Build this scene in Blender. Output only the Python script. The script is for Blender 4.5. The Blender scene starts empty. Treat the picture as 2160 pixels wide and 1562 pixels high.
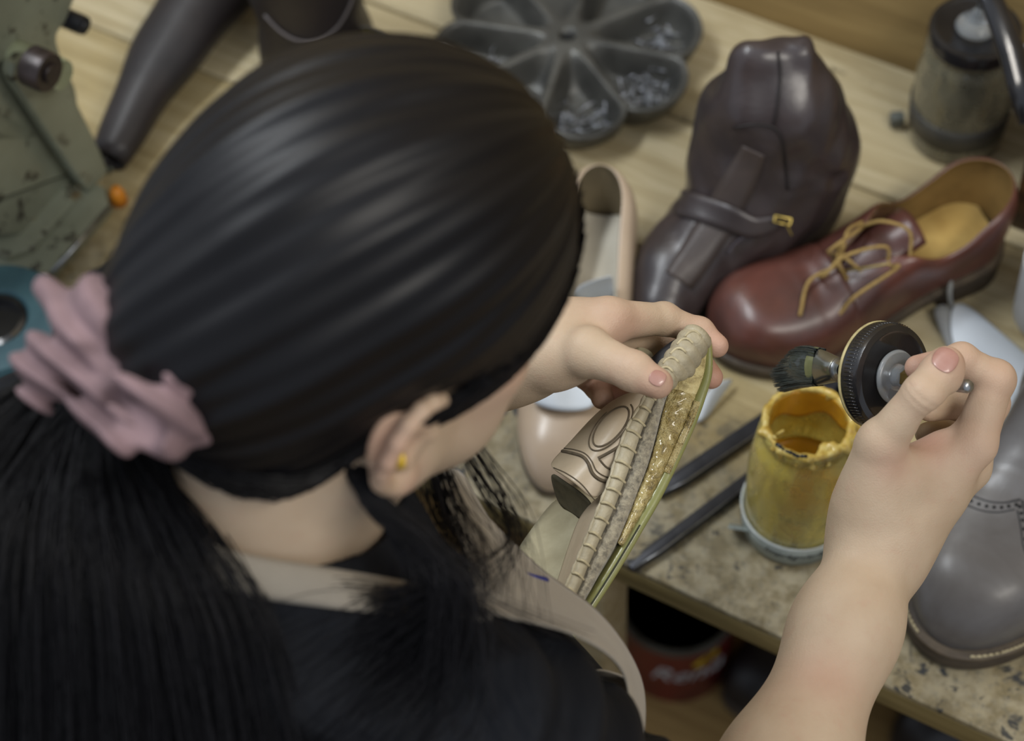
import bpy, bmesh, math, random
import numpy as np
from mathutils import Vector, Matrix, Euler, noise as mnoise
SC = bpy.context.scene
COL = SC.collection
PI = math.pi; FAST = False
rnd = random.Random(7)
# ------------------------------------------------------------------ camera
F_PX, PITCH, ROLL = 4200.0, math.radians(54), math.radians(3.8)
BZ = 0.72                       # bench top height
CAM = Vector((0, 0, BZ + 1.31))
FW = Vector((0, math.cos(PITCH), -math.sin(PITCH)))
R0 = Vector((1, 0, 0)); U0 = Vector((0, math.sin(PITCH), math.cos(PITCH)))
CU = U0 * math.cos(ROLL) + R0 * math.sin(ROLL)
CR = R0 * math.cos(ROLL) - U0 * math.sin(ROLL)
def ray(px, py): return FW * F_PX + CR * (px - 1080) - CU * (py - 781)
def P(px, py, z=0.0):
    """point of the place at height z above the bench top seen at a pixel of the photograph"""
    d = ray(px, py); t = (BZ + z - CAM.z) / d.z
    return CAM + d * t
def D(px, py, depth):
    return CAM + ray(px, py) * (depth / F_PX)
def proj(p):
    v = Vector(p) - CAM; f = v.dot(FW)
    return (1080 + F_PX * v.dot(CR) / f, 781 - F_PX * v.dot(CU) / f, f)
BA = math.radians(32.6)
E = Vector((math.cos(BA), -math.sin(BA), 0))     # along the bench edge, to the right
N = Vector((math.sin(BA), math.cos(BA), 0))      # away from the worker
Z = Vector((0, 0, 1))
cam_d = bpy.data.cameras.new('camera'); cam = bpy.data.objects.new('camera', cam_d); COL.objects.link(cam)
cam_d.sensor_width = 36; cam_d.lens = 36 * F_PX / 2160
m = Matrix((CR, CU, -FW)).transposed().to_4x4(); m.translation = CAM
cam.matrix_world = m
cam_d.clip_start = 0.05
cam_d.dof.use_dof = True; cam_d.dof.focus_distance = 1.215; cam_d.dof.aperture_fstop = 4.7
SC.camera = cam
# ------------------------------------------------------------------ materials
def srgb(r, g, b):
    def f(c):
        c /= 255.0
        return c / 12.92 if c <= 0.04045 else ((c + 0.055) / 1.055) ** 2.4
    return (f(r), f(g), f(b), 1)
class NT:
    def __init__(s, name):
        s.m = bpy.data.materials.new(name); s.m.use_nodes = True
        s.t = s.m.node_tree; s.n = s.t.nodes; s.l = s.t.links
        s.b = s.n['Principled BSDF']
        s.co = None
    def coord(s, kind='Object', scale=(1, 1, 1), rot=(0, 0, 0)):
        tc = s.n.new('ShaderNodeTexCoord'); mp = s.n.new('ShaderNodeMapping')
        mp.inputs['Scale'].default_value = scale; mp.inputs['Rotation'].default_value = rot
        s.l.new(tc.outputs[kind], mp.inputs[0]); return mp.outputs[0]
    def noise(s, co, scale, detail=4, rough=.55, dist=0):
        n = s.n.new('ShaderNodeTexNoise'); n.inputs['Scale'].default_value = scale
        n.inputs['Detail'].default_value = detail; n.inputs['Roughness'].default_value = rough
        n.inputs['Distortion'].default_value = dist
        s.l.new(co, n.inputs['Vector']); return n.outputs[0]
    def voro(s, co, scale, feat='F1'):
        n = s.n.new('ShaderNodeTexVoronoi'); n.inputs['Scale'].default_value = scale; n.feature = feat
        s.l.new(co, n.inputs['Vector']); return n.outputs[0]
    def wave(s, co, scale, dist=2, detail=2, dscale=1, typ='BANDS', direc='X'):
        n = s.n.new('ShaderNodeTexWave'); n.wave_type = typ
        n.inputs['Scale'].default_value = scale; n.inputs['Distortion'].default_value = dist
        n.inputs['Detail'].default_value = detail; n.inputs['Detail Scale'].default_value = dscale
        n.bands_direction = direc
        s.l.new(co, n.inputs['Vector']); return n.outputs[1]
    def ramp(s, fac, stops, interp='LINEAR'):
        r = s.n.new('ShaderNodeValToRGB'); r.color_ramp.interpolation = interp
        el = r.color_ramp.elements
        while len(el) < len(stops): el.new(0.5)
        for e, (p, c) in zip(el, stops):
            e.position = p; e.color = c if len(c) == 4 else (*c, 1)
        s.l.new(fac, r.inputs[0]); return r.outputs[0]
    def mix(s, fac, a, b, mode='MIX'):
        x = s.n.new('ShaderNodeMix'); x.data_type = 'RGBA'; x.blend_type = mode
        for sock, v in ((x.inputs[0], fac), (x.inputs[6], a), (x.inputs[7], b)):
            if hasattr(v, 'links'): s.l.new(v, sock)
            else: sock.default_value = v
        return x.outputs[2]
    def math(s, op, a, b=0.0):
        x = s.n.new('ShaderNodeMath'); x.operation = op
        for sock, v in zip(x.inputs, (a, b)):
            if hasattr(v, 'links'): s.l.new(v, sock)
            else: sock.default_value = v
        return x.outputs[0]
    def attr(s, name):
        a = s.n.new('ShaderNodeAttribute'); a.attribute_name = name; return a
    def bump(s, h, strength=.3, dist=.001):
        b = s.n.new('ShaderNodeBump'); b.inputs['Strength'].default_value = strength
        b.inputs['Distance'].default_value = dist
        s.l.new(h, b.inputs['Height'])
        if s.b.inputs['Normal'].links: s.l.new(s.b.inputs['Normal'].links[0].from_socket, b.inputs['Normal'])
        s.l.new(b.outputs[0], s.b.inputs['Normal'])
    def set(s, **k):
        names = dict(col='Base Color', rough='Roughness', metal='Metallic', trans='Transmission Weight', coat='Coat Weight',
                     coatr='Coat Roughness', sss='Subsurface Weight', spec='Specular IOR Level', sheen='Sheen Weight', ior='IOR', alpha='Alpha', aniso='Anisotropic')
        for kk, v in k.items():
            i = s.b.inputs[names[kk]]
            if hasattr(v, 'links'): s.l.new(v, i)
            else: i.default_value = v
        return s
def simple(name, c1, c2=None, rough=.5, scale=30, bump=0, bscale=200, bdist=.0006, **k):
    t = NT(name); co = t.coord()
    if c2 is None: c2 = tuple(x * .75 for x in c1[:3]) + (1,)
    t.set(col=t.mix(t.ramp(t.noise(co, scale), [(.35, (0, 0, 0, 1)), (.68, (1, 1, 1, 1))]), c1, c2), rough=rough, **k)
    if bump: t.bump(t.noise(co, bscale, 3), bump, bdist)
    return t.m
# ------------------------------------------------------------------ objects
def obj(name, verts, faces, mat=None, parent=None, smooth=True, loc=None):
    me = bpy.data.meshes.new(name)
    me.from_pydata([tuple(v) for v in verts], [], [tuple(f) for f in faces]); me.update()
    return link(name, me, mat, parent, smooth, loc)
def link(name, me, mat=None, parent=None, smooth=True, loc=None):
    o = bpy.data.objects.new(name, me); COL.objects.link(o)
    if mat is not None:
        for mm in (mat if isinstance(mat, (list, tuple)) else [mat]): me.materials.append(mm)
    if smooth: me.polygons.foreach_set('use_smooth', [True] * len(me.polygons))
    if parent is not None: o.parent = parent
    if loc is not None: o.location = loc
    return o
def empty(name, label, cat, loc=(0, 0, 0), rotz=0, group=None, mw=None):
    o = bpy.data.objects.new(name, None); COL.objects.link(o); o.empty_display_size = .02
    if mw is not None: o.matrix_world = mw
    else: o.location = loc; o.rotation_euler = (0, 0, rotz)
    return tag(o, label, cat, group)
def tag(o, label=None, cat=None, group=None, kind=None):
    if label: o['label'] = label
    if cat: o['category'] = cat
    if group: o['group'] = group
    if kind: o['kind'] = kind
    return o
class MB:
    """collects shapes into one mesh"""
    def __init__(s): s.v = []; s.f = []; s.mi = []
    def add(s, v, f, m=0):
        k = len(s.v); s.v += [tuple(x) for x in v]; s.f += [tuple(i + k for i in q) for q in f]; s.mi += [m] * len(f); return s
    def box(s, c, size, M=None, m=0, bev=0):
        bm = bmesh.new(); bmesh.ops.create_cube(bm, size=1)
        bmesh.ops.scale(bm, vec=size, verts=bm.verts)
        if bev: bmesh.ops.bevel(bm, geom=bm.edges[:], offset=bev, segments=3, affect='EDGES', profile=.5)
        if M is not None: bmesh.ops.transform(bm, matrix=M.to_4x4(), verts=bm.verts)
        bmesh.ops.translate(bm, vec=c, verts=bm.verts)
        return s.bm(bm, m)
    def bm(s, bm, m=0):
        bm.verts.index_update()
        s.add([v.co[:] for v in bm.verts], [[v.index for v in f.verts] for f in bm.faces], m); bm.free(); return s
    def lathe(s, prof, n=48, M=None, m=0):
        """prof: (r, z) list"""
        v = []; f = []
        for r, z in prof:
            for i in range(n):
                a = 2 * PI * i / n; p = Vector((r * math.cos(a), r * math.sin(a), z))
                v.append(M @ p if M is not None else p)
        for j in range(len(prof) - 1):
            for i in range(n):
                i2 = (i + 1) % n
                f.append((j * n + i, j * n + i2, (j + 1) * n + i2, (j + 1) * n + i))
        if prof[0][0] > 1e-6 and False: f.append(tuple(range(n))[::-1])
        return s.add(v, f, m)
    def tube(s, pts, r, n=8, m=0, cap=True, flat=None):
        pts = [Vector(p) for p in pts]; L = len(pts)
        rr = r if hasattr(r, '__len__') else [r] * L
        t0 = (pts[1] - pts[0]).normalized()
        up = Vector((0, 0, 1)) if abs(t0.z) < .9 else Vector((1, 0, 0))
        x = t0.cross(up).normalized(); v = []; f = []
        for i, p in enumerate(pts):
            t = (pts[min(i + 1, L - 1)] - pts[max(i - 1, 0)]).normalized()
            x = (x - t * x.dot(t)).normalized(); y = t.cross(x)
            for k in range(n):
                a = 2 * PI * k / n
                v.append(p + (x * math.cos(a) + y * math.sin(a) * (flat or 1)) * rr[i])
        for i in range(L - 1):
            for k in range(n):
                k2 = (k + 1) % n; f.append((i * n + k, i * n + k2, (i + 1) * n + k2, (i + 1) * n + k))
        if cap: f.append(tuple(range(n))[::-1]); f.append(tuple(range((L - 1) * n, L * n)))
        return s.add(v, f, m)
    def sphere(s, c, r, M=None, m=0, seg=16):
        bm = bmesh.new(); bmesh.ops.create_uvsphere(bm, u_segments=seg, v_segments=max(6, seg // 2), radius=1)
        rr = r if hasattr(r, '__len__') else (r, r, r)
        bmesh.ops.scale(bm, vec=rr, verts=bm.verts)
        if M is not None: bmesh.ops.transform(bm, matrix=M.to_4x4(), verts=bm.verts)
        bmesh.ops.translate(bm, vec=c, verts=bm.verts); return s.bm(bm, m)
    def prism(s, poly, z0, z1, m=0, bev=0):
        bm = bmesh.new(); vs = [bm.verts.new((p[0], p[1], z0)) for p in poly]; f = bm.faces.new(vs)
        r = bmesh.ops.extrude_face_region(bm, geom=[f]); up = [g for g in r['geom'] if isinstance(g, bmesh.types.BMVert)]
        bmesh.ops.translate(bm, vec=(0, 0, z1 - z0), verts=up)
        bmesh.ops.recalc_face_normals(bm, faces=bm.faces)
        if bev:
            es = [e for e in bm.edges if abs(e.verts[0].co.z - e.verts[1].co.z) < 1e-7]
            bmesh.ops.bevel(bm, geom=es, offset=bev, segments=2, affect='EDGES', profile=.5)
        return s.bm(bm, m)
    def build(s, name, mat, parent=None, smooth=True, loc=None, auto=None):
        o = obj(name, s.v, s.f, mat, parent, smooth, loc)
        if isinstance(mat, (list, tuple)) and len(mat) > 1: o.data.polygons.foreach_set('material_index', s.mi)
        if auto: sharp(o, auto)
        return o
def sharp(o, deg=35):
    bm = bmesh.new(); bm.from_mesh(o.data); c = math.radians(deg)
    for e in bm.edges:
        if len(e.link_faces) == 2 and e.calc_face_angle(0) > c: e.smooth = False
    bm.to_mesh(o.data); bm.free()
def mod(o, typ, **k):
    md = o.modifiers.new(typ.lower(), typ)
    for a, b in k.items(): setattr(md, a, b)
    return md
def spline(pts, n):
    """Catmull-Rom through points (any dimension) -> n samples"""
    p = np.array([tuple(q) for q in pts], float)
    if len(p) == 2: return [tuple(p[0] + (p[1] - p[0]) * t) for t in np.linspace(0, 1, n)]
    p = np.vstack([2 * p[0] - p[1], p, 2 * p[-1] - p[-2]]); k = len(p) - 3; out = []
    for t in np.linspace(0, k, n):
        i = min(int(t), k - 1); u = t - i; a, b, c, d = p[i:i + 4]
        out.append(tuple(.5 * ((2 * b) + (-a + c) * u + (2 * a - 5 * b + 4 * c - d) * u * u + (-a + 3 * b - 3 * c + d) * u ** 3)))
    return out
def lerp1(x, xs, ys): return float(np.interp(x, xs, ys))
def smooth1(x, xs, ys):
    """smooth interpolation through knots"""
    xs = list(xs)
    if x <= xs[0]: return ys[0]
    if x >= xs[-1]: return ys[-1]
    i = max(j for j in range(len(xs) - 1) if xs[j] <= x); u = (x - xs[i]) / (xs[i + 1] - xs[i])
    def m_(j):
        if j == 0: return (ys[1] - ys[0]) / (xs[1] - xs[0])
        if j == len(xs) - 1: return (ys[-1] - ys[-2]) / (xs[-1] - xs[-2])
        return .5 * ((ys[j + 1] - ys[j]) / (xs[j + 1] - xs[j]) + (ys[j] - ys[j - 1]) / (xs[j] - xs[j - 1]))
    h = xs[i + 1] - xs[i]
    return ((2 * u**3 - 3 * u * u + 1) * ys[i] + (u**3 - 2 * u * u + u) * h * m_(i) + (-2 * u**3 + 3 * u * u) * ys[i + 1] + (u**3 - u * u) * h * m_(i + 1))
def frame(o, x, z=None):
    """4x4 with local X along x, local Z near z"""
    x = Vector(x).normalized(); z = Vector(z or (0, 0, 1)); y = z.cross(x).normalized(); z = x.cross(y)
    M = Matrix((x, y, z)).transposed().to_4x4(); M.translation = o; return M
# ------------------------------------------------------------------ implicit surfaces -> one continuous mesh
def A3(p): return np.array(tuple(p), np.float32)
def cone(p, a, b, r1, r2):
    a = A3(a); b = A3(b); ba = b - a; pa = p - a
    h = np.clip(pa @ ba / max(float(ba @ ba), 1e-12), 0, 1)
    return np.linalg.norm(pa - h[:, None] * ba, axis=1) - (r1 + (r2 - r1) * h)
def ell(p, c, r, M=None):
    q = p - A3(c)
    if M is not None: q = q @ np.array(M.to_3x3(), np.float32)
    r = np.array(r, np.float32); k0 = np.linalg.norm(q / r, axis=1); k1 = np.linalg.norm(q / (r * r), axis=1)
    return np.where(k1 > 1e-9, k0 * (k0 - 1) / np.maximum(k1, 1e-9), -r.min())
def rbox(p, c, s, r, M=None):
    q = p - A3(c)
    if M is not None: q = q @ np.array(M.to_3x3(), np.float32)
    q = np.abs(q) - (np.array(s, np.float32) - r)
    return np.linalg.norm(np.maximum(q, 0), axis=1) + np.minimum(q.max(axis=1), 0) - r
def smin(a, b, k):
    h = np.maximum(k - np.abs(a - b), 0) / k
    return np.minimum(a, b) - h * h * k * .25
def smax(a, b, k): return -smin(-a, -b, k)
def sdf_mesh(groups, lo, hi, h, B=8):
    lo = np.array(lo, np.float32); hi = np.array(hi, np.float32)
    def full(p, gs=None):
        d = None
        for g in groups:
            x = g(p).astype(np.float32); d = x if d is None else np.minimum(d, x)
        return d
    size = h * B * 8; n = np.ceil((hi - lo) / size).astype(int)
    idx = np.stack(np.meshgrid(*[np.arange(k) for k in n], indexing='ij'), -1).reshape(-1, 3)
    lev = 8
    while True:
        c = lo + (idx + .5) * (h * B * lev)
        d = full(c.astype(np.float32)); idx = idx[np.abs(d) < h * B * lev * .866 * 1.35 + h]
        if lev == 1: break
        o = np.stack(np.meshgrid([0, 1], [0, 1], [0, 1], indexing='ij'), -1).reshape(-1, 3)
        idx = (idx[:, None, :] * 2 + o[None]).reshape(-1, 3); lev //= 2
    ctr = (lo + (idx + .5) * (h * B)).astype(np.float32)
    gd = np.stack([g(ctr) for g in groups], 1); use = gd < gd.min(1, keepdims=True) + h * B * 1.9
    NX = 4096
    loc = np.stack(np.meshgrid(*[np.arange(B + 1)] * 3, indexing='ij'), -1).reshape(-1, 3)
    allid = []; allv = []; quads = []
    for s0 in range(0, len(idx), 400):
        bi = idx[s0:s0 + 400]; us = use[s0:s0 + 400]; m_ = len(bi)
        P0 = (bi[:, None, :] * B + loc[None]).reshape(-1, 3)
        pts = (lo + P0 * h).astype(np.float32).reshape(m_, -1, 3)
        dd = np.full((m_, (B + 1) ** 3), 1e3, np.float32)
        for gi, g in enumerate(groups):
            w = np.nonzero(us[:, gi])[0]
            if len(w): dd[w] = np.minimum(dd[w], g(pts[w].reshape(-1, 3)).reshape(len(w), -1))
        dd = dd.reshape(m_, B + 1, B + 1, B + 1); ins = dd < 0
        cnt = np.zeros((m_, B, B, B), np.int16); acc = np.zeros((m_, B, B, B, 3), np.float32)
        tot = np.zeros((m_, B, B, B), np.int16)
        sl = lambda o: tuple([slice(None)] + [slice(o[k], o[k] + B) for k in range(3)])
        for ax in range(3):
            e = [0, 0, 0]; e[ax] = 1
            oth = [k for k in range(3) if k != ax]
            for a in (0, 1):
                for b in (0, 1):
                    o = [0, 0, 0]; o[oth[0]] = a; o[oth[1]] = b; o2 = list(o); o2[ax] = 1
                    d0 = dd[sl(o)]; d1 = dd[sl(o2)]; c_ = (d0 < 0) != (d1 < 0)
                    t = np.where(c_, d0 / np.where(c_, d0 - d1, 1), 0)
                    for k in range(3):
                        acc[..., k] += np.where(c_, (o[k] if k != ax else 0) + (t if k == ax else 0), 0)
                    cnt += c_
        has = cnt > 0; w = np.argwhere(has)
        vv = acc[has] / cnt[has][:, None]
        cell = bi[w[:, 0]] * B + w[:, 1:]
        allid.append((cell[:, 0].astype(np.int64) * NX + cell[:, 1]) * NX + cell[:, 2])
        allv.append(lo + (cell + vv) * h)
        for ax in range(3):
            o = [0, 0, 0]; o2 = [0, 0, 0]; o2[ax] = 1
            i0 = ins[sl(o)]; i1 = ins[sl(o2)]; w = np.argwhere(i0 != i1)
            if not len(w): continue
            flip = i0[i0 != i1]
            c_ = bi[w[:, 0]] * B + w[:, 1:]
            a, b = [(1, 2), (2, 0), (0, 1)][ax]
            q = []
            for da, db in ((0, 0), (1, 0), (1, 1), (0, 1)):
                cc = c_.copy(); cc[:, a] -= da; cc[:, b] -= db
                q.append((cc[:, 0].astype(np.int64) * NX + cc[:, 1]) * NX + cc[:, 2])
            q = np.stack(q, 1); q[~flip] = q[~flip][:, ::-1]
            quads.append(q)
    ids = np.concatenate(allid); V = np.concatenate(allv); Q = np.concatenate(quads)
    srt = np.argsort(ids); ids = ids[srt]; V = V[srt]
    j = np.searchsorted(ids, Q); j = np.clip(j, 0, len(ids) - 1); ok = (ids[j] == Q).all(1); F = j[ok]
    return V, F
def np_mesh(name, V, F, mat=None, parent=None):
    me = bpy.data.meshes.new(name); k = F.shape[1]
    me.vertices.add(len(V)); me.vertices.foreach_set('co', np.ascontiguousarray(V, np.float32).ravel())
    me.loops.add(len(F) * k); me.loops.foreach_set('vertex_index', np.ascontiguousarray(F, np.int32).ravel())
    me.polygons.add(len(F)); me.polygons.foreach_set('loop_start', np.arange(0, len(F) * k, k, dtype=np.int32))
    me.polygons.foreach_set('loop_total', np.full(len(F), k, np.int32))
    me.update(calc_edges=True); me.validate()
    return link(name, me, mat, parent, True)
def set_attr(o, name, vals):
    a = o.data.attributes.new(name, 'FLOAT', 'POINT'); a.data.foreach_set('value', np.ascontiguousarray(vals, np.float32))

def sheet(name, pts, mat, parent=None, thick=.0003, sub=2):
    """grid of points (rows of equal length) -> curved sheet"""
    r = len(pts); c = len(pts[0]); V = [p for row in pts for p in row]
    F = [(i * c + j, i * c + j + 1, (i + 1) * c + j + 1, (i + 1) * c + j) for i in range(r - 1) for j in range(c - 1)]
    o = obj(name, V, F, mat, parent); mod(o, 'SUBSURF', levels=sub, render_levels=sub)
    if thick: mod(o, 'SOLIDIFY', thickness=thick)
    return o
def EN(e, n, z=0.0):
    return E * e + N * n + Vector((0, 0, BZ + z))
BR = Matrix((E, N, Z)).transposed()      # rotation of the bench frame (x along edge, y away)
BROT = -BA
def PE(px, py, e):
    """point seen at a pixel in the vertical plane at bench coordinate e"""
    d = ray(px, py); t = (e - CAM.dot(E)) / d.dot(E); return CAM + d * t
def PN(px, py, n):
    d = ray(px, py); t = (n - CAM.dot(N)) / d.dot(N); return CAM + d * t
# ---------------- wood
def wood(name, light, mid, dark, dirt=.0, seed=0, rough=.55):
    t = NT(name); co = t.coord('Object', (1, 1, 1)); 
    lo = t.n.new('ShaderNodeVectorMath'); lo.operation = 'MULTIPLY'; lo.inputs[1].default_value = (1.3, 22, 22)
    t.l.new(co, lo.inputs[0]); ob = t.n.new('ShaderNodeObjectInfo')
    ad = t.n.new('ShaderNodeVectorMath'); t.l.new(lo.outputs[0], ad.inputs[0])
    sc = t.n.new('ShaderNodeVectorMath'); sc.operation = 'SCALE'; sc.inputs[3].default_value = 37
    cb = t.n.new('ShaderNodeCombineXYZ'); t.l.new(ob.outputs['Random'], cb.inputs[0]); t.l.new(ob.outputs['Random'], cb.inputs[1])
    t.l.new(cb.outputs[0], sc.inputs[0]); t.l.new(sc.outputs[0], ad.inputs[1])
    g = t.noise(ad.outputs[0], 2.2, 6, .62, 1.2)
    c = t.ramp(g, [(.3, dark), (.45, mid), (.6, light), (.78, mid)])
    fine = t.noise(ad.outputs[0], 11, 3, .6)
    c = t.mix(t.ramp(fine, [(.4, (0, 0, 0, 1)), (.75, (.4, .4, .4, 1))]), c, dark)
    big = t.noise(co, 5, 4, .6)
    c = t.mix(t.ramp(big, [(.45, (0, 0, 0, 1)), (.75, (.6, .6, .6, 1))]), c, mid)
    # dirt, ink and glue stains
    st = t.noise(co, 38, 5, .65); sm = t.noise(co, 7, 2)
    msk = t.math('MULTIPLY', t.ramp(st, [(.6, (0, 0, 0, 1)), (.68, (1, 1, 1, 1))]), t.ramp(sm, [(.48, (0, 0, 0, 1)), (.6, (.8, .8, .8, 1))]))
    c = t.mix(msk, c, srgb(70, 66, 52))
    t.set(col=c, rough=rough, spec=.35); t.bump(g, .15, .001); return t.m
M_PLANK = wood('pine_planks', srgb(194, 182, 150), srgb(176, 162, 128), srgb(146, 130, 94))
def worn_board():
    t = NT('worn_board'); co = t.coord('Object')
    big = t.noise(co, 9, 5, .62, .6); med = t.noise(co, 40, 6, .68, .4); fine = t.noise(co, 210, 4, .7)
    c = t.ramp(big, [(.32, srgb(92, 80, 52)), (.47, srgb(136, 116, 70)), (.56, srgb(150, 132, 88)), (.68, srgb(128, 122, 104))])
    c = t.mix(t.ramp(med, [(.42, (0, 0, 0, 1)), (.62, (1, 1, 1, 1))]), c, t.mix(t.noise(co, 16, 3), srgb(84, 78, 58), srgb(176, 156, 112)))
    c = t.mix(t.ramp(fine, [(.5, (0, 0, 0, 1)), (.7, (.75, .75, .75, 1))]), c, srgb(74, 72, 62))
    # greyish glue film toward the front of the board, blue-black dye blots
    sep = t.n.new('ShaderNodeSeparateXYZ'); t.l.new(co, sep.inputs[0])
    fr = t.math('ADD', t.math('MULTIPLY', sep.outputs[1], -5.5), t.math('MULTIPLY', t.noise(co, 13, 4, .7), 1.0))
    fr = t.ramp(fr, [(.42, (0, 0, 0, 1)), (1.0, (.6, .6, .6, 1))])
    gl = t.mix(t.ramp(t.noise(co, 60, 5, .7), [(.4, (0, 0, 0, 1)), (.6, (1, 1, 1, 1))]), srgb(98, 92, 74), srgb(160, 154, 134))
    c = t.mix(fr, c, gl)
    b1 = t.ramp(t.noise(co, 17, 5, .6, .8), [(.605, (0, 0, 0, 1)), (.65, (1, 1, 1, 1))])
    b2 = t.ramp(t.noise(co, 75, 4, .6, .5), [(.61, (0, 0, 0, 1)), (.66, (.9, .9, .9, 1))])
    c = t.mix(b1, c, srgb(48, 50, 52)); c = t.mix(b2, c, srgb(36, 40, 44))
    pl = t.n.new('ShaderNodeVectorMath'); pl.operation = 'MULTIPLY'; pl.inputs[1].default_value = (1.3, 24, 24); t.l.new(co, pl.inputs[0])
    wc = t.ramp(t.noise(pl.outputs[0], 2.2, 6, .62, 1.2), [(.3, srgb(140, 124, 86)), (.5, srgb(172, 156, 116)), (.7, srgb(188, 174, 138))])
    wf = t.math('ADD', t.math('MULTIPLY', sep.outputs[1], 7.0), t.math('MULTIPLY', t.noise(co, 11, 5, .7), 1.3))
    wf = t.math('ADD', wf, t.math('MULTIPLY', t.math('MAXIMUM', t.math('MULTIPLY', sep.outputs[0], -1.0), 0.0), 2.2))
    c = t.mix(t.ramp(wf, [(.45, (0, 0, 0, 1)), (1, (.9, .9, .9, 1))]), c, wc)
    t.set(col=c, rough=t.ramp(med, [(.3, (.38,) * 3), (.7, (.7,) * 3)]), spec=.4)
    t.bump(med, .35, .0015); t.bump(fine, .2, .0006); return t.m
M_WORN = worn_board()
M_PLY = wood('plywood_edge', srgb(138, 124, 84), srgb(118, 104, 66), srgb(84, 72, 44))
bench = empty('workbench', 'long pine plank workbench with a worn, glue-stained front board', 'workbench', EN(0, 0) - Vector((0, 0, 0)), BROT)
bench.location = EN(-.55, .684)
def plank(n0, n1, z0, z1, mat, name='plank', e0=-1.05, e1=.85, bev=.004):
    o = MB().box((0, 0, 0), (e1 - e0, n1 - n0, z1 - z0), bev=bev, m=0).build(name, mat, bench, auto=30)
    o.location = ((e0 + e1) / 2, (n0 + n1) / 2 - .684, (z0 + z1) / 2); return o
plank(.9665, 1.1125, -.028, 0, M_PLANK); plank(1.1155, 1.262, -.028, 0, M_PLANK)
# the front board: a worn sheet with a plywood edge
o = MB().box((0, 0, 0), (1.9, .2795, .006), bev=.0015).build('front_board', [M_WORN], bench, auto=30)
o.location = (-.1, .13975, -.003)
o = MB().box((0, 0, 0), (1.9, .2795, .024), bev=.001).build('front_edge', M_PLY, bench, auto=30); o.location = (-.1, .13975, -.0182)
o['label'] = 'plywood edge strip'
for e0 in (.157, -.42, .84):
    q = MB().box((0, 0, 0), (.045, .045, .69), bev=.003).build('leg', M_PLANK, bench, auto=30); q.location = (e0 - .008, .045, -.384)
q = MB().box((0, 0, 0), (1.8, .03, .09), bev=.003).build('rail', M_PLANK, bench, auto=30); q.location = (-.1, .56, -.08)
# ---------------- setting
t = NT('back_wood'); co = t.coord('Object', (1.2, 18, 18)); g = t.noise(co, 2.5, 6, .6, 1.0)
t.set(col=t.ramp(g, [(.3, srgb(126, 104, 64)), (.5, srgb(156, 132, 86)), (.7, srgb(172, 148, 100))]), rough=.6)
M_BACK = t.m
w = MB().box((0, 0, 0), (6.0, .03, 2.9), bev=.002).build('wall_back', M_BACK, auto=30)
w.matrix_world = Matrix.Translation(EN(-.3, 1.277, .73)) @ BR.to_4x4(); tag(w, kind='structure')
M_FLOOR = wood('floor_wood', srgb(168, 142, 94), srgb(148, 122, 78), srgb(118, 94, 58))
f = MB().box((0, 0, 0), (9, 9, .04)).build('floor', M_FLOOR, smooth=False)
f.matrix_world = Matrix.Translation(Vector((-.2, .6, -.02))) @ BR.to_4x4(); tag(f, kind='structure')
# ------------------------------------------------------------------ shoes
def leather(name, c1, c2, rough=.38, coat=.25, scale=14, bump=.25, crease=0, spec=.5):
    t = NT(name); co = t.coord('Object')
    n1 = t.noise(co, scale, 5, .6, .5); n2 = t.noise(co, scale * 5, 4, .65)
    c = t.mix(t.ramp(n1, [(.35, (0, 0, 0, 1)), (.68, (1, 1, 1, 1))]), c1, c2)
    c = t.mix(t.ramp(n2, [(.5, (0, 0, 0, 1)), (.8, (.35, .35, .35, 1))]), c, c2)
    t.set(col=c, rough=t.ramp(n1, [(.3, (rough * .85,) * 3), (.7, (min(1, rough * 1.25),) * 3)]), coat=coat, coatr=.25, spec=spec)
    t.bump(n1, bump * .8, .004); t.bump(t.noise(co, 420, 3), bump * .4, .0003)
    return t.m
M_SOLE = simple('dark_sole', srgb(52, 44, 38), srgb(74, 64, 52), .6, 40, .3)
M_WELT = simple('welt', srgb(86, 74, 58), srgb(58, 48, 38), .55, 60, .3)
M_THREAD = simple('thread', srgb(196, 184, 150), srgb(168, 156, 124), .8, 200)
M_DTHREAD = simple('dark_thread', srgb(60, 52, 40), srgb(46, 40, 32), .8, 200)
M_LINE = simple('tan_lining', srgb(140, 112, 64), srgb(104, 82, 44), .6, 22, .15)
M_EYE = simple('eyelet_metal', srgb(120, 104, 92), srgb(80, 66, 56), .35, 60, metal=.8)
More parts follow.
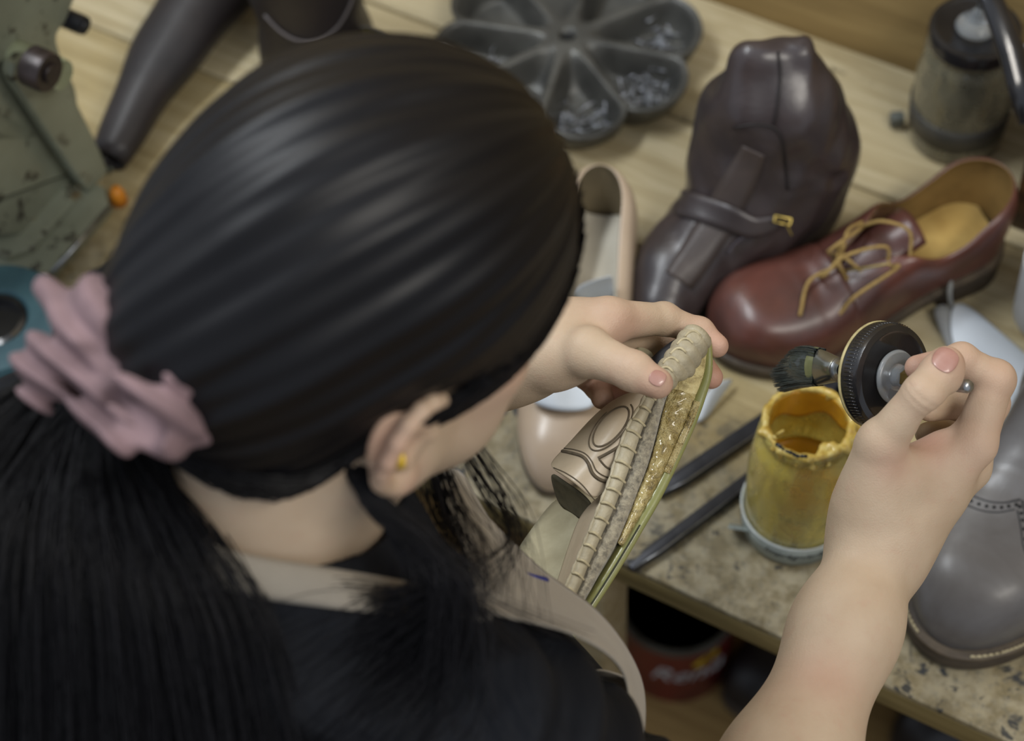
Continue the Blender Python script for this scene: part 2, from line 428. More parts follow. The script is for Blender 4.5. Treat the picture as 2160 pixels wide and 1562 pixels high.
class Shoe:
    """last-shaped surface: x heel to toe, y across, z up"""
    def __init__(s, L, w, zb, ridge, topline, yopen, s_open, bend=.006, toe=.22, heel=.13, e1=.75, e2=.8, bulge=.004, pw=2.0, side=.6):
        s.L = L; s.w = w; s.zb = zb; s.ridge = ridge; s.top = topline; s.yo = yopen; s.so = s_open
        s.bend = bend; s.toe = toe; s.heel = heel; s.e1 = e1; s.e2 = e2; s.bulge = bulge; s.pw = pw
    def K(s, tab, u): return smooth1(u, [a for a, b in tab], [b for a, b in tab])
    def W(s, u):
        b = s.K(s.w, u)
        if u < s.heel: b *= max(0, 1 - (1 - u / s.heel) ** 2.2) ** .5
        if u > 1 - s.toe: b *= max(0, 1 - ((u - 1 + s.toe) / s.toe) ** s.pw) ** .5
        return b
    def yc(s, u): return s.bend * math.sin(PI * u * 1.0) - s.bend * 1.2 * max(0, u - .7)
    def base(s, u, side, grow=0, z=0):
        w = s.W(u) + grow * (1 if 0 < u < 1 else 0)
        return Vector((u * s.L + (grow * (-1 if u == 0 else 1 if u == 1 else 0)), s.yc(u) + side * w, s.K(s.zb, u) + z))
    def pt(s, u, v, side, off=0):
        v = min(1, max(0, v)); w = s.W(u); zb = s.K(s.zb, u)
        if u < s.so:
            zt = s.K(s.top, u); yt = s.K(s.yo, u)
            yt *= max(0, 1 - (max(0, u - s.so + .12) / .12) ** 2) ** .5 if u > s.so - .12 else 1
            if u < s.heel: yt *= max(0, 1 - (1 - u / s.heel) ** 2.2) ** .5
            k = 0
        else: zt = s.K(s.ridge, u); yt = 0
        zt = max(zt, 0)
        if u > 1 - s.toe * .55: 
            q = (u - 1 + s.toe * .55) / (s.toe * .55); zt *= max(0, 1 - q ** 2.6) ** .5
        a = v * PI / 2; yt = min(yt, w)
        y = yt + (w - yt) * max(0, math.cos(a)) ** s.e1 + s.bulge * math.sin(PI * v) * min(1, w / .02)
        z = zb + (zt) * math.sin(a) ** s.e2
        x = u * s.L
        if u < s.heel: x += -.006 * math.sin(PI * v * .8) * (1 - u / s.heel)
        p = Vector((x, s.yc(u) + side * y, z))
        if off:
            h = .004
            a_ = s.pt(min(1, u + h), v, side) - s.pt(max(0, u - h), v, side); b_ = s.pt(u, min(1, v + .02), side) - s.pt(u, max(0, v - .02), side)
            n = a_.cross(b_) * side
            if n.length > 1e-9: p = p + n.normalized() * off
        return p
    def patch(s, u0, u1, v0f, v1f, side, nu=40, nv=12, off=0, us=None):
        us = us or [u0 + (u1 - u0) * i / nu for i in range(nu + 1)]
        V = []; F = []
        for u in us:
            v0 = v0f(u) if callable(v0f) else v0f; v1 = v1f(u) if callable(v1f) else v1f
            for j in range(nv + 1): V.append(s.pt(u, v0 + (v1 - v0) * j / nv, side, off))
        for i in range(len(us) - 1):
            for j in range(nv):
                a = i * (nv + 1) + j; q = (a, a + nv + 1, a + nv + 2, a + 1); F.append(q if side > 0 else q[::-1])
        return V, F
    def upper(s, mats, parent, name='upper', thick=.0022, n=70, wrinkle=None):
        us = [.5 - .5 * math.cos(PI * i / n) for i in range(n + 1)]
        us = sorted(set(us + [s.so, s.so - 1e-4])); m_ = MB()
        for side in (1, -1):
            V, F = s.patch(0, 1, 0, 1, side, nv=16, us=us)
            if wrinkle: V = [wrinkle(Vector(v), us[i // 17], (i % 17) / 16, side) for i, v in enumerate(V)]
            m_.add(V, F)
        bm = bmesh.new(); vs = [bm.verts.new(v) for v in m_.v]
        for q in m_.f:
            try: bm.faces.new([vs[i] for i in q])
            except ValueError: pass
        bmesh.ops.remove_doubles(bm, verts=bm.verts, dist=.0004); bmesh.ops.dissolve_degenerate(bm, dist=.0001, edges=bm.edges)
        bmesh.ops.recalc_face_normals(bm, faces=bm.faces)
        me = bpy.data.meshes.new(name); bm.to_mesh(me); bm.free()
        o = link(name, me, mats, parent)
        md = mod(o, 'SOLIDIFY', thickness=thick, offset=-1, material_offset=1, material_offset_rim=1, use_even_offset=False)
        mod(o, 'SUBSURF', levels=1, render_levels=1)
        return o
    def outline(s, grow, n=60):
        us = [.5 - .5 * math.cos(PI * i / n) for i in range(n + 1)]
        L = [s.base(u, 1) for u in us]; R = [s.base(u, -1) for u in reversed(us[1:-1])]; loop = L + R; out = []
        k = len(loop)
        for i, p in enumerate(loop):
            t = loop[(i + 1) % k] - loop[i - 1]; nrm = Vector((-t.y, t.x, 0)); nrm = nrm.normalized() if nrm.length > 1e-9 else Vector()
            out.append(p + nrm * grow)
        return out
    def slab(s, name, mat, parent, grow, zt, zb_, umin=0, umax=1, flat=None, n=60, bev=.002):
        """sole layer following the base curve; flat -> bottom at constant z"""
        lp = [p for p in s.outline(grow, n) if umin * s.L - .01 <= p.x <= umax * s.L + .01]
        m_ = MB(); k = len(lp); V = []
        for p in lp: V.append(p + Vector((0, 0, zt)))
        for p in lp: V.append(Vector((p.x, p.y, flat if flat is not None else p.z + zb_)))
        F = [tuple(range(k)), tuple(range(2 * k - 1, k - 1, -1))] + [(i, k + i, k + (i + 1) % k, (i + 1) % k) for i in range(k)]
        bm = bmesh.new(); vs = [bm.verts.new(v) for v in V]
        for q in F: bm.faces.new([vs[i] for i in q])
        bmesh.ops.recalc_face_normals(bm, faces=bm.faces)
        if bev:
            es = [e for e in bm.edges if any(len(f.verts) > 4 for f in e.link_faces)]
            bmesh.ops.bevel(bm, geom=es, offset=bev, segments=2, affect='EDGES', profile=.5)
        return MB().bm(bm).build(name, mat, parent, auto=50)
    def insole(s, name, mat, parent, dz=.004, umax=.98):
        us = [.02 + (umax - .02) * i / 40 for i in range(41)]; V = []; F = []
        for u in us:
            for j in range(7):
                k = -1 + 2 * j / 6; V.append(Vector((u * s.L, s.yc(u) + k * max(0, s.W(u) - .002), s.K(s.zb, u) + dz + .003 * k * k)))
        for i in range(40):
            for j in range(6): a = i * 7 + j; F.append((a, a + 7, a + 8, a + 1))
        return obj(name, V, F, mat, parent)
    def stitches(s, name, mat, parent, grow, dz, u0, u1, sides=(1, -1), step=.004, r=.0006, ln=.0026, n=200):
        lp = s.outline(grow, n); m_ = MB(); acc = 0; lp = lp[:n + 1] if sides[0] > 0 else lp[n:]
        for i in range(len(lp) - 1):
            p, q = lp[i], lp[i + 1]
            if not (u0 * s.L <= p.x <= u1 * s.L): continue
            acc += (q - p).length
            if acc > step:
                acc = 0; d = (q - p).normalized() * ln / 2; z_ = Vector((0, 0, dz))
                m_.tube([p - d + z_ - Vector((0, 0, .0004)), p + z_ + Vector((0, 0, r * .6)), p + d + z_ - Vector((0, 0, .0004))], r, 5)
        return m_.build(name, mat, parent)
    def ring(s, m_, u, v, side, R=.0028, r=.0009, off=.001):
        c = s.pt(u, v, side, off); a = (s.pt(u + .01, v, side) - s.pt(u - .01, v, side)).normalized(); b = (s.pt(u, min(1, v + .03), side) - s.pt(u, v - .03, side))
        b = (b - a * b.dot(a)).normalized(); pts = [c + (a * math.cos(t) + b * math.sin(t)) * R for t in np.linspace(0, 2 * PI, 17)]
        m_.tube(pts, r, 6, cap=False); return c
def shoe_frame(heel, toe, tilt=0, roll=0):
    heel = Vector(heel); toe = Vector(toe)
    return frame(heel, toe - heel) @ Matrix.Rotation(roll, 4, 'X') @ Matrix.Rotation(tilt, 4, 'Y')
# ---- red-brown derby shoe
M_RED = leather('red_brown_leather', srgb(104, 62, 52), srgb(70, 43, 38), .36, .3, 12, .3)
M_REDD = leather('dark_red_leather', srgb(86, 50, 44), srgb(62, 38, 34), .38, .3, 14, .25)
heel = P(2082, 520, .0); toe = P(1502, 748, .0)
derby = empty('derby_shoe', 'red-brown leather lace-up derby shoe with loose tan laces and tan insole', 'shoe', mw=shoe_frame(heel, heel + (toe - heel).normalized()))
LD = (toe - heel).length
sd = Shoe(LD, w=[(0, .034), (.15, .034), (.35, .032), (.5, .036), (.7, .047), (.85, .047), (1, .044)],
          zb=[(0, .03), (.25, .026), (.5, .014), (.7, .01), (1, .016)],
          ridge=[(.0, .05), (.3, .062), (.45, .066), (.55, .06), (.65, .054), (.8, .049), (.9, .046), (1, .04)],
          topline=[(0, .064), (.1, .06), (.22, .045), (.3, .044), (.4, .062), (.5, .06), (.62, .05)],
          yopen=[(0, .028), (.15, .032), (.3, .034), (.38, .03), (.46, .018), (.62, .009)], s_open=.6, toe=.26, pw=2.2, bulge=.005, e1=.8, e2=.75)
def wr(p, u, v, side):
    a = max(0, 1 - abs(u - .68) / .075) * v
    p.z -= .0022 * a * (0.5 + .5 * math.sin(u * 190 + side * v * (1 - v) * 3)); 
    return p
sd.upper([M_RED, M_LINE], derby, wrinkle=wr)
sd.insole('insole', simple('tan_insole', srgb(190, 160, 92), srgb(156, 124, 62), .6, 22, .15), derby, .005, .9)
sd.slab('welt', M_WELT, derby, .0045, .0005, -.004, bev=.001)
sd.slab('sole', M_SOLE, derby, .004, -.004, -.0105)
sd.slab('heel', M_SOLE, derby, .003, -.0105, 0, umax=.24, flat=.0005)
for sd__ in (1, -1): sd.stitches('welt_stitching', M_DTHREAD, derby, .003, .0008, .3, 1.0, (sd__,))
for side in (1, -1):    # quarters laid over the vamp, with a curved front edge
    V, F = sd.patch(.30, .62, lambda u: .0 + max(0, (u - .52) / .1) ** 2 * .55, 1, side, 26, 14, .0022)
    q = obj('quarter', V, F, M_REDD, derby); mod(q, 'SOLIDIFY', thickness=.0018, offset=0)
    es = [Vector(sd.pt(u, .0 + max(0, (u - .52) / .1) ** 2 * .55, side, .0034)) for u in np.linspace(.5, .62, 20)]
V = []; F = []
for i, u in enumerate(np.linspace(.33, .72, 20)):
    for j in range(9):
        k = -1 + j / 4; h = sd.K(sd.ridge, u) + sd.K(sd.zb, u) - .006 if u > .45 else sd.K(sd.zb, u) + .058 + (.45 - u) * .05
        V.append((u * LD, sd.yc(u) + k * .021, h - .008 * k * k))
for i in range(19):
    for j in range(8): a = i * 9 + j; F.append((a, a + 9, a + 10, a + 1))
tg = obj('tongue', V, F, M_REDD, derby); mod(tg, 'SOLIDIFY', thickness=.002)
EY = {}
for side in (1, -1):
    for k, u in enumerate((.41, .475, .54, .595)):
        ey = MB(); EY[side, k] = sd.ring(ey, u, .86, side, .0024, .0008, .004); ey.build('eyelet', M_EYE, derby)
M_LACE = simple('tan_lace', srgb(170, 142, 84), srgb(136, 110, 60), .75, 300, .3, 900)
lc = MB()
def sp(*p): return spline([Vector(q) for q in p], 26)
up = Vector((0, 0, 1))
lc.tube(sp(EY[1, 3], (EY[1, 3] + EY[-1, 3]) / 2 + up * .006, EY[-1, 3]), .0015)
lc.tube(sp(EY[1, 2], (EY[1, 2] + EY[-1, 2]) / 2 + up * .01 + Vector((.012, 0, 0)), EY[-1, 3] + up * .001), .0015)
lc.tube(sp(EY[-1, 2], (EY[1, 2] + EY[-1, 2]) / 2 + up * .012 + Vector((.018, .004, 0)), EY[1, 3] + up * .002), .0015)
lc.tube(sp(EY[-1, 1], EY[-1, 1] + Vector((.004, .01, .012)), EY[-1, 1] + Vector((.03, .018, .014)), EY[-1, 2] + Vector((.02, .012, .01)), EY[-1, 2]), .0015)
lc.tube(sp(EY[1, 1], EY[1, 1] + Vector((0, -.008, .016)), EY[1, 2] + Vector((.016, -.012, .02)), EY[1, 2] + Vector((.034, -.008, .012)), EY[-1, 3] + Vector((.02, .02, .006))), .0015)
lc.tube(sp(EY[1, 0], EY[1, 0] + Vector((-.004, -.012, .02)), EY[1, 0] + Vector((.012, -.026, .026)), EY[-1, 1] + Vector((.004, .012, .016)), EY[-1, 1] + Vector((.0, .004, .004))), .0015)
lc.tube(sp(EY[-1, 1] + Vector((.0, .004, .01)), EY[-1, 2] + Vector((.0, .006, .018)), EY[-1, 3] + Vector((.004, .02, .014)), EY[1, 3] + Vector((.03, -.01, .008)), EY[1, 3] + Vector((.05, .012, .0))), .0015)
lc.tube(sp(EY[1, 1], EY[1, 1] + Vector((.0, .012, .012)), EY[1, 2] + Vector((.02, .016, .004)), EY[1, 3] + Vector((.02, .02, -.008)), EY[1, 3] + Vector((.052, .026, -.02))), .0015)
lc.build('laces', M_LACE, derby)
tg_ = MB().tube(sp(EY[1, 1] + Vector((.006, .010, .018)), EY[1, 2] + Vector((.01, -.002, .012)), EY[1, 3] + Vector((.004, -.008, .008))), .0009, 6).build('lace_tip', simple('brass', srgb(190, 170, 96), rough=.3, metal=.9), derby)
# ---- grey brogue boot, lower right
M_GREY = leather('grey_leather', srgb(98, 96, 96), srgb(78, 74, 72), .42, .2, 16, .25)
M_NAVY = leather('navy_leather', srgb(34, 38, 54), srgb(24, 27, 40), .28, .4, 14, .5)
toe = P(2030, 1372, .012); hd = Vector((math.cos(math.radians(62)), math.sin(math.radians(62)), 0))
LB = .29; heel = EN(-.102, .735, 0) + hd * 0
toe2 = P(1982, 1402, 0); dirb = (E * .02 + N * .999).normalized(); heel = toe2 + dirb * (LB + .004)
brogue = empty('brogue_boot', 'scuffed grey wing-tip boot with a navy shaft at the lower right edge of the bench', 'boot', mw=shoe_frame(heel, toe2))
sb = Shoe(LB, w=[(0, .036), (.2, .036), (.45, .038), (.7, .056), (.85, .057), (1, .055)],
          zb=[(0, .034), (.25, .03), (.5, .02), (.7, .018), (1, .022)],
          ridge=[(0, .1), (.3, .12), (.45, .098), (.55, .078), (.65, .066), (.8, .056), (.9, .052), (1, .046)],
          topline=[(0, .13), (.3, .13), (.42, .125)], yopen=[(0, .034), (.2, .036), (.42, .03)], s_open=.36, toe=.34, pw=2.1, bulge=.006, e1=.8, e2=.78)
def wr2(p, u, v, side):
    a = max(0, 1 - abs(u - .6) / .1) * v; p.z -= .003 * a * (.5 + .5 * math.sin(u * 110 + side * 2 * v * (1 - v))); return p
sb.upper([M_GREY, M_LINE], brogue, wrinkle=wr2)
# navy throat and shaft
V = []; F = []
ks = [(0, .0, .0, .050, .044), (.01, .0, .0, .049, .043), (.02, -.002, 0, .049, .043), (.03, -.004, 0, .05, .044)]
m_ = MB(); n_ = 36
for i, (z_, dx, dy, rx, ry) in enumerate([(a[0], a[1], a[2], a[3], a[4]) for a in spline(ks, 22)]):
    for k in range(n_):
        a = 2 * PI * k / n_; wv = 1 + .03 * math.sin(3 * a + z_ * 70)
        m_.v.append((.24 * LB + dx + rx * wv * math.cos(a) * (1.15 if math.cos(a) > 0 else 1), sb.yc(.25) + ry * wv * math.sin(a), .125 + z_ + .004 * math.sin(a * 2) * (z_ / .03)))
for i in range(21):
    for k in range(n_): m_.f.append((i * n_ + k, i * n_ + (k + 1) % n_, (i + 1) * n_ + (k + 1) % n_, (i + 1) * n_ + k))
m_.mi = [0] * len(m_.f); sh = m_.build('shaft', [M_NAVY, M_LINE], brogue); mod(sh, 'SOLIDIFY', thickness=.003, material_offset=1)
for side in (1, -1):
    V, F = sb.patch(.02, .645, lambda u: .12 + .70 * max(0, (u - .2) / .445) ** 2.6, lambda u: 1.0, side, 34, 12, .0032)
    q = obj('navy_quarter', V, F, M_NAVY, brogue); mod(q, 'SOLIDIFY', thickness=.002, offset=0); q['label'] = 'navy leather quarter'
WG = {1: spline([(.665, 1), (.70, .95), (.75, .86), (.785, .70), (.775, .5), (.72, .3), (.64, .06)], 60), -1: spline([(.665, 1), (.69, .93), (.70, .82), (.69, .66), (.66, .5), (.62, .3), (.56, .06)], 60)}
br = MB(); hl = MB()
for side in (1, -1):
    line = WG[side]
    for du in (-.014, .014):
        br.tube([sb.pt(u + du, min(.995, v), side, .0006) for u, v in line], .0009, 5)
    for i in range(1, 60, 4):
        u, v = line[i]; hl.sphere(sb.pt(u, v, side, .0001), .0014, seg=8)
M_BLK = simple('black_hole', srgb(20, 20, 20), rough=.8)
br.build('wing_tip_seam', simple('seam', srgb(38, 38, 40), rough=.6), brogue); hl.build('brogue_holes', M_BLK, brogue)
sb.slab('welt', M_WELT, brogue, .0075, .0005, -.004, bev=.001)
sb.slab('sole', M_SOLE, brogue, .007, -.004, -.017)
sb.slab('heel', M_SOLE, brogue, .005, -.017, 0, umax=.26, flat=.0005)
for sd__ in (1, -1): sb.stitches('welt_stitching', M_THREAD, brogue, .0052, .0012, .2, 1.0, (sd__,), step=.0032, r=.0011, ln=.0034)
# ---- beige slipper pump with tissue
M_BEI = leather('beige_leather', srgb(188, 168, 146), srgb(170, 150, 128), .32, .3, 10, .12)
M_CREAM = simple('cream_lining', srgb(206, 200, 184), srgb(190, 182, 164), .6, 20, .1)
def beige(toe, heel, label, grp=None):
    r = empty('ballet_flat', label, 'shoe', mw=shoe_frame(heel, toe)); L = (toe - heel).length
    s = Shoe(L, w=[(0, .031), (.2, .031), (.45, .033), (.7, .041), (.85, .039), (1, .034)], zb=[(0, .02), (.3, .016), (.6, .006), (1, .009)],
             ridge=[(0, .05), (.5, .05), (.62, .048), (.75, .044), (.88, .038), (1, .03)],
             topline=[(0, .058), (.1, .054), (.3, .042), (.55, .04), (.74, .042)], yopen=[(0, .02), (.2, .019), (.4, .022), (.6, .03), (.74, .032)], s_open=.74, toe=.3, pw=2.0, bulge=.004)
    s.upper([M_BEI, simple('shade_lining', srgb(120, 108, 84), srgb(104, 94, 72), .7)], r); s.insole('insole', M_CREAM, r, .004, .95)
    s.slab('sole', M_WELT, r, .001, 0, -.006); s.slab('heel', M_WELT, r, 0, -.006, 0, umax=.24, flat=.0005); return r, s, L
bt = P(1165, 1050, .0); bh = P(1268, 482, .0)
bf, sbf, LBF = beige(bt, bh, 'beige leather flat shoe stuffed with white paper, its toe behind the shoe being glued')
b2, _, _ = beige(P(900, 900, 0), P(1118, 372, 0), 'second beige flat shoe, its heel showing between the hair and the nail tray')
# crumpled tissue in the throat
M_PAPER = simple('white_paper', srgb(214, 222, 230), srgb(200, 208, 216), .5, 8)
rr = random.Random(3); rows = []
ps = sheet('shoe_tissue', [[P(1225, 640, .03), P(1262, 632, .033), P(1300, 640, .035)], [P(1205, 620, .05), P(1250, 605, .055), P(1292, 596, .06)], [P(1222, 600, .06), P(1262, 588, .072), P(1296, 578, .08)]], M_PAPER)
tag(ps, 'white tissue paper sticking up from the middle of the beige flat shoe', 'tissue paper')
ps = sheet('shoe_tissue', [[P(1112, 770, .06), P(1165, 760, .07), P(1205, 765, .06), P(1255, 780, .06)], [P(1108, 815, .062), P(1160, 812, .072), P(1202, 820, .058), P(1262, 825, .06)], [P(1122, 852, .052), P(1165, 864, .058), P(1205, 868, .052), P(1256, 862, .052)]], M_PAPER)
tag(ps, 'crumpled white tissue paper in the toe opening of the beige flat shoe', 'tissue paper')
# ------------------------------------------------------------------ things on the bench
M_IRON = simple('cast_iron', srgb(98, 98, 94), srgb(66, 66, 64), .42, 24, .35, 160, .0012, metal=.35)
M_STEEL = simple('steel', srgb(176, 178, 180), srgb(130, 132, 134), .3, 60, metal=.9)
M_DSTEEL = simple('blackened_steel', srgb(62, 64, 70), srgb(44, 46, 52), .4, 40, .1, metal=.5)
M_BLKP = simple('black_plastic', srgb(26, 26, 29), srgb(38, 37, 38), .22, 30, .1, coat=.5)
# ---- nail tray
tc = P(1197, 74, .036); tc = Vector((tc.x, tc.y, BZ))
a0 = math.atan2(*(P(1304, 200, .036) - tc).yx)
tray = empty('nail_tray', 'dark cast-iron nail tray with eight petal-shaped bins around a centre hole', 'nail tray', tc)
RT = .122
def petal_R(ph): return RT * (.80 + .20 * max(0, math.cos(ph * 4)) ** .55)       # ph from petal centre, +-22.5 deg
def tray_z(r, th):
    ph = (th - a0) % (PI / 4); ph = ph - PI / 8; R = petal_R(ph); d = r * math.sin(PI / 8 - abs(ph)); hub = .016
    def ss(x, a, b): u = min(1, max(0, (x - a) / (b - a))); return u * u * (3 - 2 * u)
    bin_ = ss(d, .0022, .013) * ss(R - r, .003, .017) * ss(r, hub, .05)
    top = .037 - .004 * (r / RT); return top - bin_ * .030
m_ = MB(); NR, NTH = 46, 320
for i in range(NR + 1):
    for k in range(NTH):
        th = 2 * PI * k / NTH; ph = (th - a0) % (PI / 4) - PI / 8; R = petal_R(ph); r = .008 + (R - .008) * i / NR
        m_.v.append((r * math.cos(th), r * math.sin(th), tray_z(r, th)))
prof = [(1.0, .034), (1.01, .030), (.99, .022), (.95, .012), (.88, .004), (.86, .0)]
for q, z_ in prof:
    for k in range(NTH):
        th = 2 * PI * k / NTH; ph = (th - a0) % (PI / 4) - PI / 8; R = petal_R(ph) * q
        m_.v.append((R * math.cos(th), R * math.sin(th), z_))
for i in range(NR + len(prof)):
    for k in range(NTH): m_.f.append((i * NTH + k, i * NTH + (k + 1) % NTH, (i + 1) * NTH + (k + 1) % NTH, (i + 1) * NTH + k))
k0 = len(m_.v)
for k in range(NTH): th = 2 * PI * k / NTH; m_.v.append((.008 * math.cos(th), .008 * math.sin(th), .0))
for k in range(NTH): m_.f.append(((k + 1) % NTH, k, k0 + k, k0 + (k + 1) % NTH))
m_.mi = [0] * len(m_.f); m_.build('tray_body', M_IRON, tray); MB().lathe([(0, .031), (.0079, .031)], 24).build('hole_shade_disc', simple('hole_black', srgb(14, 14, 14), rough=.8), tray)  # black disc near the hub top stands in for shade inside the hole
M_NAIL = simple('nail_steel', srgb(168, 172, 178), srgb(120, 122, 126), .32, 60, metal=.85)
nm = MB().tube([(-.0075, 0, 0), (.005, 0, 0), (.0085, 0, 0)], [.0008, .0008, .0001], 6).lathe([(0, 0), (.0019, 0), (.0019, .0005), (0, .0006)], 8, Matrix.Translation((-.0075, 0, 0)) @ Matrix.Rotation(PI / 2, 4, 'Y'))
nail0 = nm.build('nail', M_NAIL); nrand = random.Random(11); first = True
for (bpx, cnt, where) in (((1240, 262), 46, 'in the bin nearest the camera'), ((1352, 205), 46, 'in the bin right of the nearest'), ((1412, 75), 30, 'in the rightmost bin'), ((1012, 118), 16, 'in the leftmost bin')):
    c = P(*bpx, .012) - tc; th0 = math.atan2(c.y, c.x); ph = ((th0 - a0) // (PI / 4)) * (PI / 4) + PI / 8 + a0
    for i in range(cnt):
        for _ in range(40):
            r = nrand.triangular(.055, .108, .092); th = ph + nrand.uniform(-.3, .3)
            if tray_z(r, th) < .014: break
        n_ = nail0 if first else nail0.copy()
        if not first: COL.objects.link(n_)
        first = False
        n_.location = tc + Vector((r * math.cos(th), r * math.sin(th), tray_z(r, th) + .0015 + nrand.random() ** 1.5 * .007))
        n_.rotation_euler = (0, nrand.uniform(-.5, .5), nrand.uniform(0, 2 * PI))
        tag(n_, 'small steel nail ' + where + ' of the nail tray', 'nail', 'nails ' + where)
# ---- green-grey cast machine at the left
def chipped(name):
    t = NT(name); co = t.coord('Object'); n1 = t.noise(co, 55, 5, .7); n2 = t.noise(co, 9, 3)
    c = t.mix(t.ramp(n2, [(.35, (0, 0, 0, 1)), (.7, (1, 1, 1, 1))]), srgb(138, 144, 128), srgb(108, 112, 96))
    ch = t.math('MULTIPLY', t.ramp(n1, [(.56, (0, 0, 0, 1)), (.60, (1, 1, 1, 1))]), t.ramp(t.noise(co, 14, 2), [(.48, (0, 0, 0, 1)), (.56, (1, 1, 1, 1))]))
    c = t.mix(ch, c, srgb(48, 44, 38)); rs = t.ramp(t.noise(co, 26, 3), [(.66, (0, 0, 0, 1)), (.72, (.8, .8, .8, 1))]); c = t.mix(rs, c, srgb(120, 96, 50))
    t.set(col=c, rough=.38, coat=.2); t.bump(t.noise(co, 300, 3), .25, .0006); return t.m
M_GREEN = chipped('chipped_green_enamel')
mach = empty('shoe_machine', 'chipped grey-green cast-iron bench machine with a bolted link arm at the left edge', 'machine', EN(-1.0, .77), BROT)
MI = mach.matrix_basis.inverted() if False else (Matrix.Translation(EN(-1.0, .77)) @ Matrix.Rotation(BROT, 4, 'Z')).inverted()
def plate(name, pts, e, thick, mat, bev=.003, par=mach, inv=None):
    inv = inv or MI
    bm = bmesh.new(); W = [inv @ PE(x, y, e) for x, y in pts]; W = [Vector((p.x, p.y, max(p.z, .0148))) for p in W]; vs = [bm.verts.new(p) for p in W]; f = bm.faces.new(vs)
    r = bmesh.ops.extrude_face_region(bm, geom=[f]); up = [g for g in r['geom'] if isinstance(g, bmesh.types.BMVert)]
    bmesh.ops.translate(bm, vec=(-thick, 0, 0), verts=up); bmesh.ops.recalc_face_normals(bm, faces=bm.faces)
    es = [e_ for e_ in bm.edges if any(len(f.verts) == len(pts) for f in e_.link_faces)] if len(pts) != 4 else bm.edges[:]
    bmesh.ops.bevel(bm, geom=es, offset=bev, segments=3, affect='EDGES', profile=.5)
    return MB().bm(bm).build(name, mat, par, auto=40)
def sm(pts, n=60): return [p for p in spline(pts, n)]
up_pl = [(-260, -160), (170, -160)] + sm([(165, -20), (140, 45), (121, 78), (135, 130), (160, 185), (165, 225), (158, 255)], 24) + [(60, 300), (-40, 300), (-260, 200)]
plate('frame_plate', up_pl, -.945, .022, M_GREEN)
plate('leg_plate', [(-260, 120)] + sm([(-60, 200), (20, 235), (104, 290), (168, 375), (205, 440), (200, 470)], 20) + [(150, 540), (90, 585), (-260, 520)], -.945, .03, M_GREEN, .004)
# foot: base casting with a raised lip
bm_ = MB().prism([(-.35, -.085), (.085, -.085), (.097, -.073), (.097, .015), (.08, .03), (-.35, .03)], 0, .014, bev=.004)
bm_.build('foot', M_GREEN, mach, auto=40)
lp_ = MB().prism([(-.35, -.078), (.06, -.078), (.072, -.06), (.072, .0), (.05, .02), (-.35, .02)], .0138, .022, bev=.004).build('foot_ridge', M_GREEN, mach, auto=40)
we = MB().tube([(.0995, -.07, .0145), (.0995, .012, .0145)], .0022, 8).build('worn_edge', M_STEEL, mach); we['label'] = 'bright worn edge'
we = MB().tube([(.066, -.085, .0145), (.0985, -.074, .0145)], .0022, 8).build('worn_edge', M_STEEL, mach)
# link arm, in front of the plates
ln = sm([(52, 118), (95, 112), (122, 135), (168, 225), (205, 300), (236, 372), (262, 430)], 30) + sm([(248, 446), (222, 442), (196, 418), (120, 310), (62, 222), (28, 168), (30, 135)], 30)
plate('link_arm', ln, -.925, .012, M_GREEN, .003)
r2 = None and sm([(0, 232), (35, 240), (62, 272), (72, 318), (50, 332), (20, 318), (-20, 290), (-60, 240)], 24)
def bolt(name, px, py, e0, e1, r, mat, dome=0):
    c = MI @ PE(px, py, e0); L = e1 - e0; pr = [(0, 0), (r, 0), (r, L * .8), (r * .93, L), (r * .5, L), (r * .5, L + dome * .6), (r * .42, L + dome), (0, L + dome)]
    M = Matrix.Translation(c) @ Matrix.Rotation(PI / 2, 4, 'Y'); return MB().lathe(pr, 32, M).build(name, mat, mach, auto=30)
bolt('spacer', 34, 118, -.945, -.898, .0135, simple('pale_green', srgb(150, 158, 132), srgb(120, 126, 100), .4, 60))
bolt('pivot_bolt', 66, 138, -.902, -.884, .0165, simple('bolt_head', srgb(64, 56, 56), srgb(44, 38, 38), .35, 60, metal=.4), .003)
bolt('small_knob', 138, 38, -.955, -.935, .0085, M_DSTEEL, .002)
# ---- orange tip and grey clip by the machine
o = MB().lathe([(0, .018), (.004, .0176), (.0065, .012), (.008, 0), (0, 0)], 20).build('bottle_cap', simple('orange_plastic', srgb(226, 146, 40), srgb(206, 126, 30), .4)); o.location = P(252, 425, .0); tag(o, 'small orange cap at the tip of the machine arm', 'cap')
o = MB().box((0, 0, 0), (.03, .02, .012), bev=.003).build('metal_block', M_DSTEEL, auto=30); o.location = P(228, 583, .006); o.rotation_euler = (0, 0, .5); tag(o, 'small grey metal block on the bench beside the hair', 'block')
# ---- teal tape reel at the left edge
reel = empty('tape_reel', 'teal round reel with a black core at the left edge of the frame', 'reel', P(-10, 682, .03) - Vector((0, 0, .0)), 0)
t1 = MB().lathe([(.027, -.028), (.056, -.028), (.058, -.024), (.058, .004), (.055, .008), (.030, .008), (.027, .004), (.027, -.028)], 56).build('reel_body', simple('teal_paint', srgb(70, 104, 112), srgb(50, 80, 90), .45, 20), reel, auto=40)
MB().lathe([(0, -.02), (.0268, -.02), (.0268, .005), (.022, .006), (.021, -.002), (0, -.002)], 40).build('core', M_BLKP, reel, auto=40)
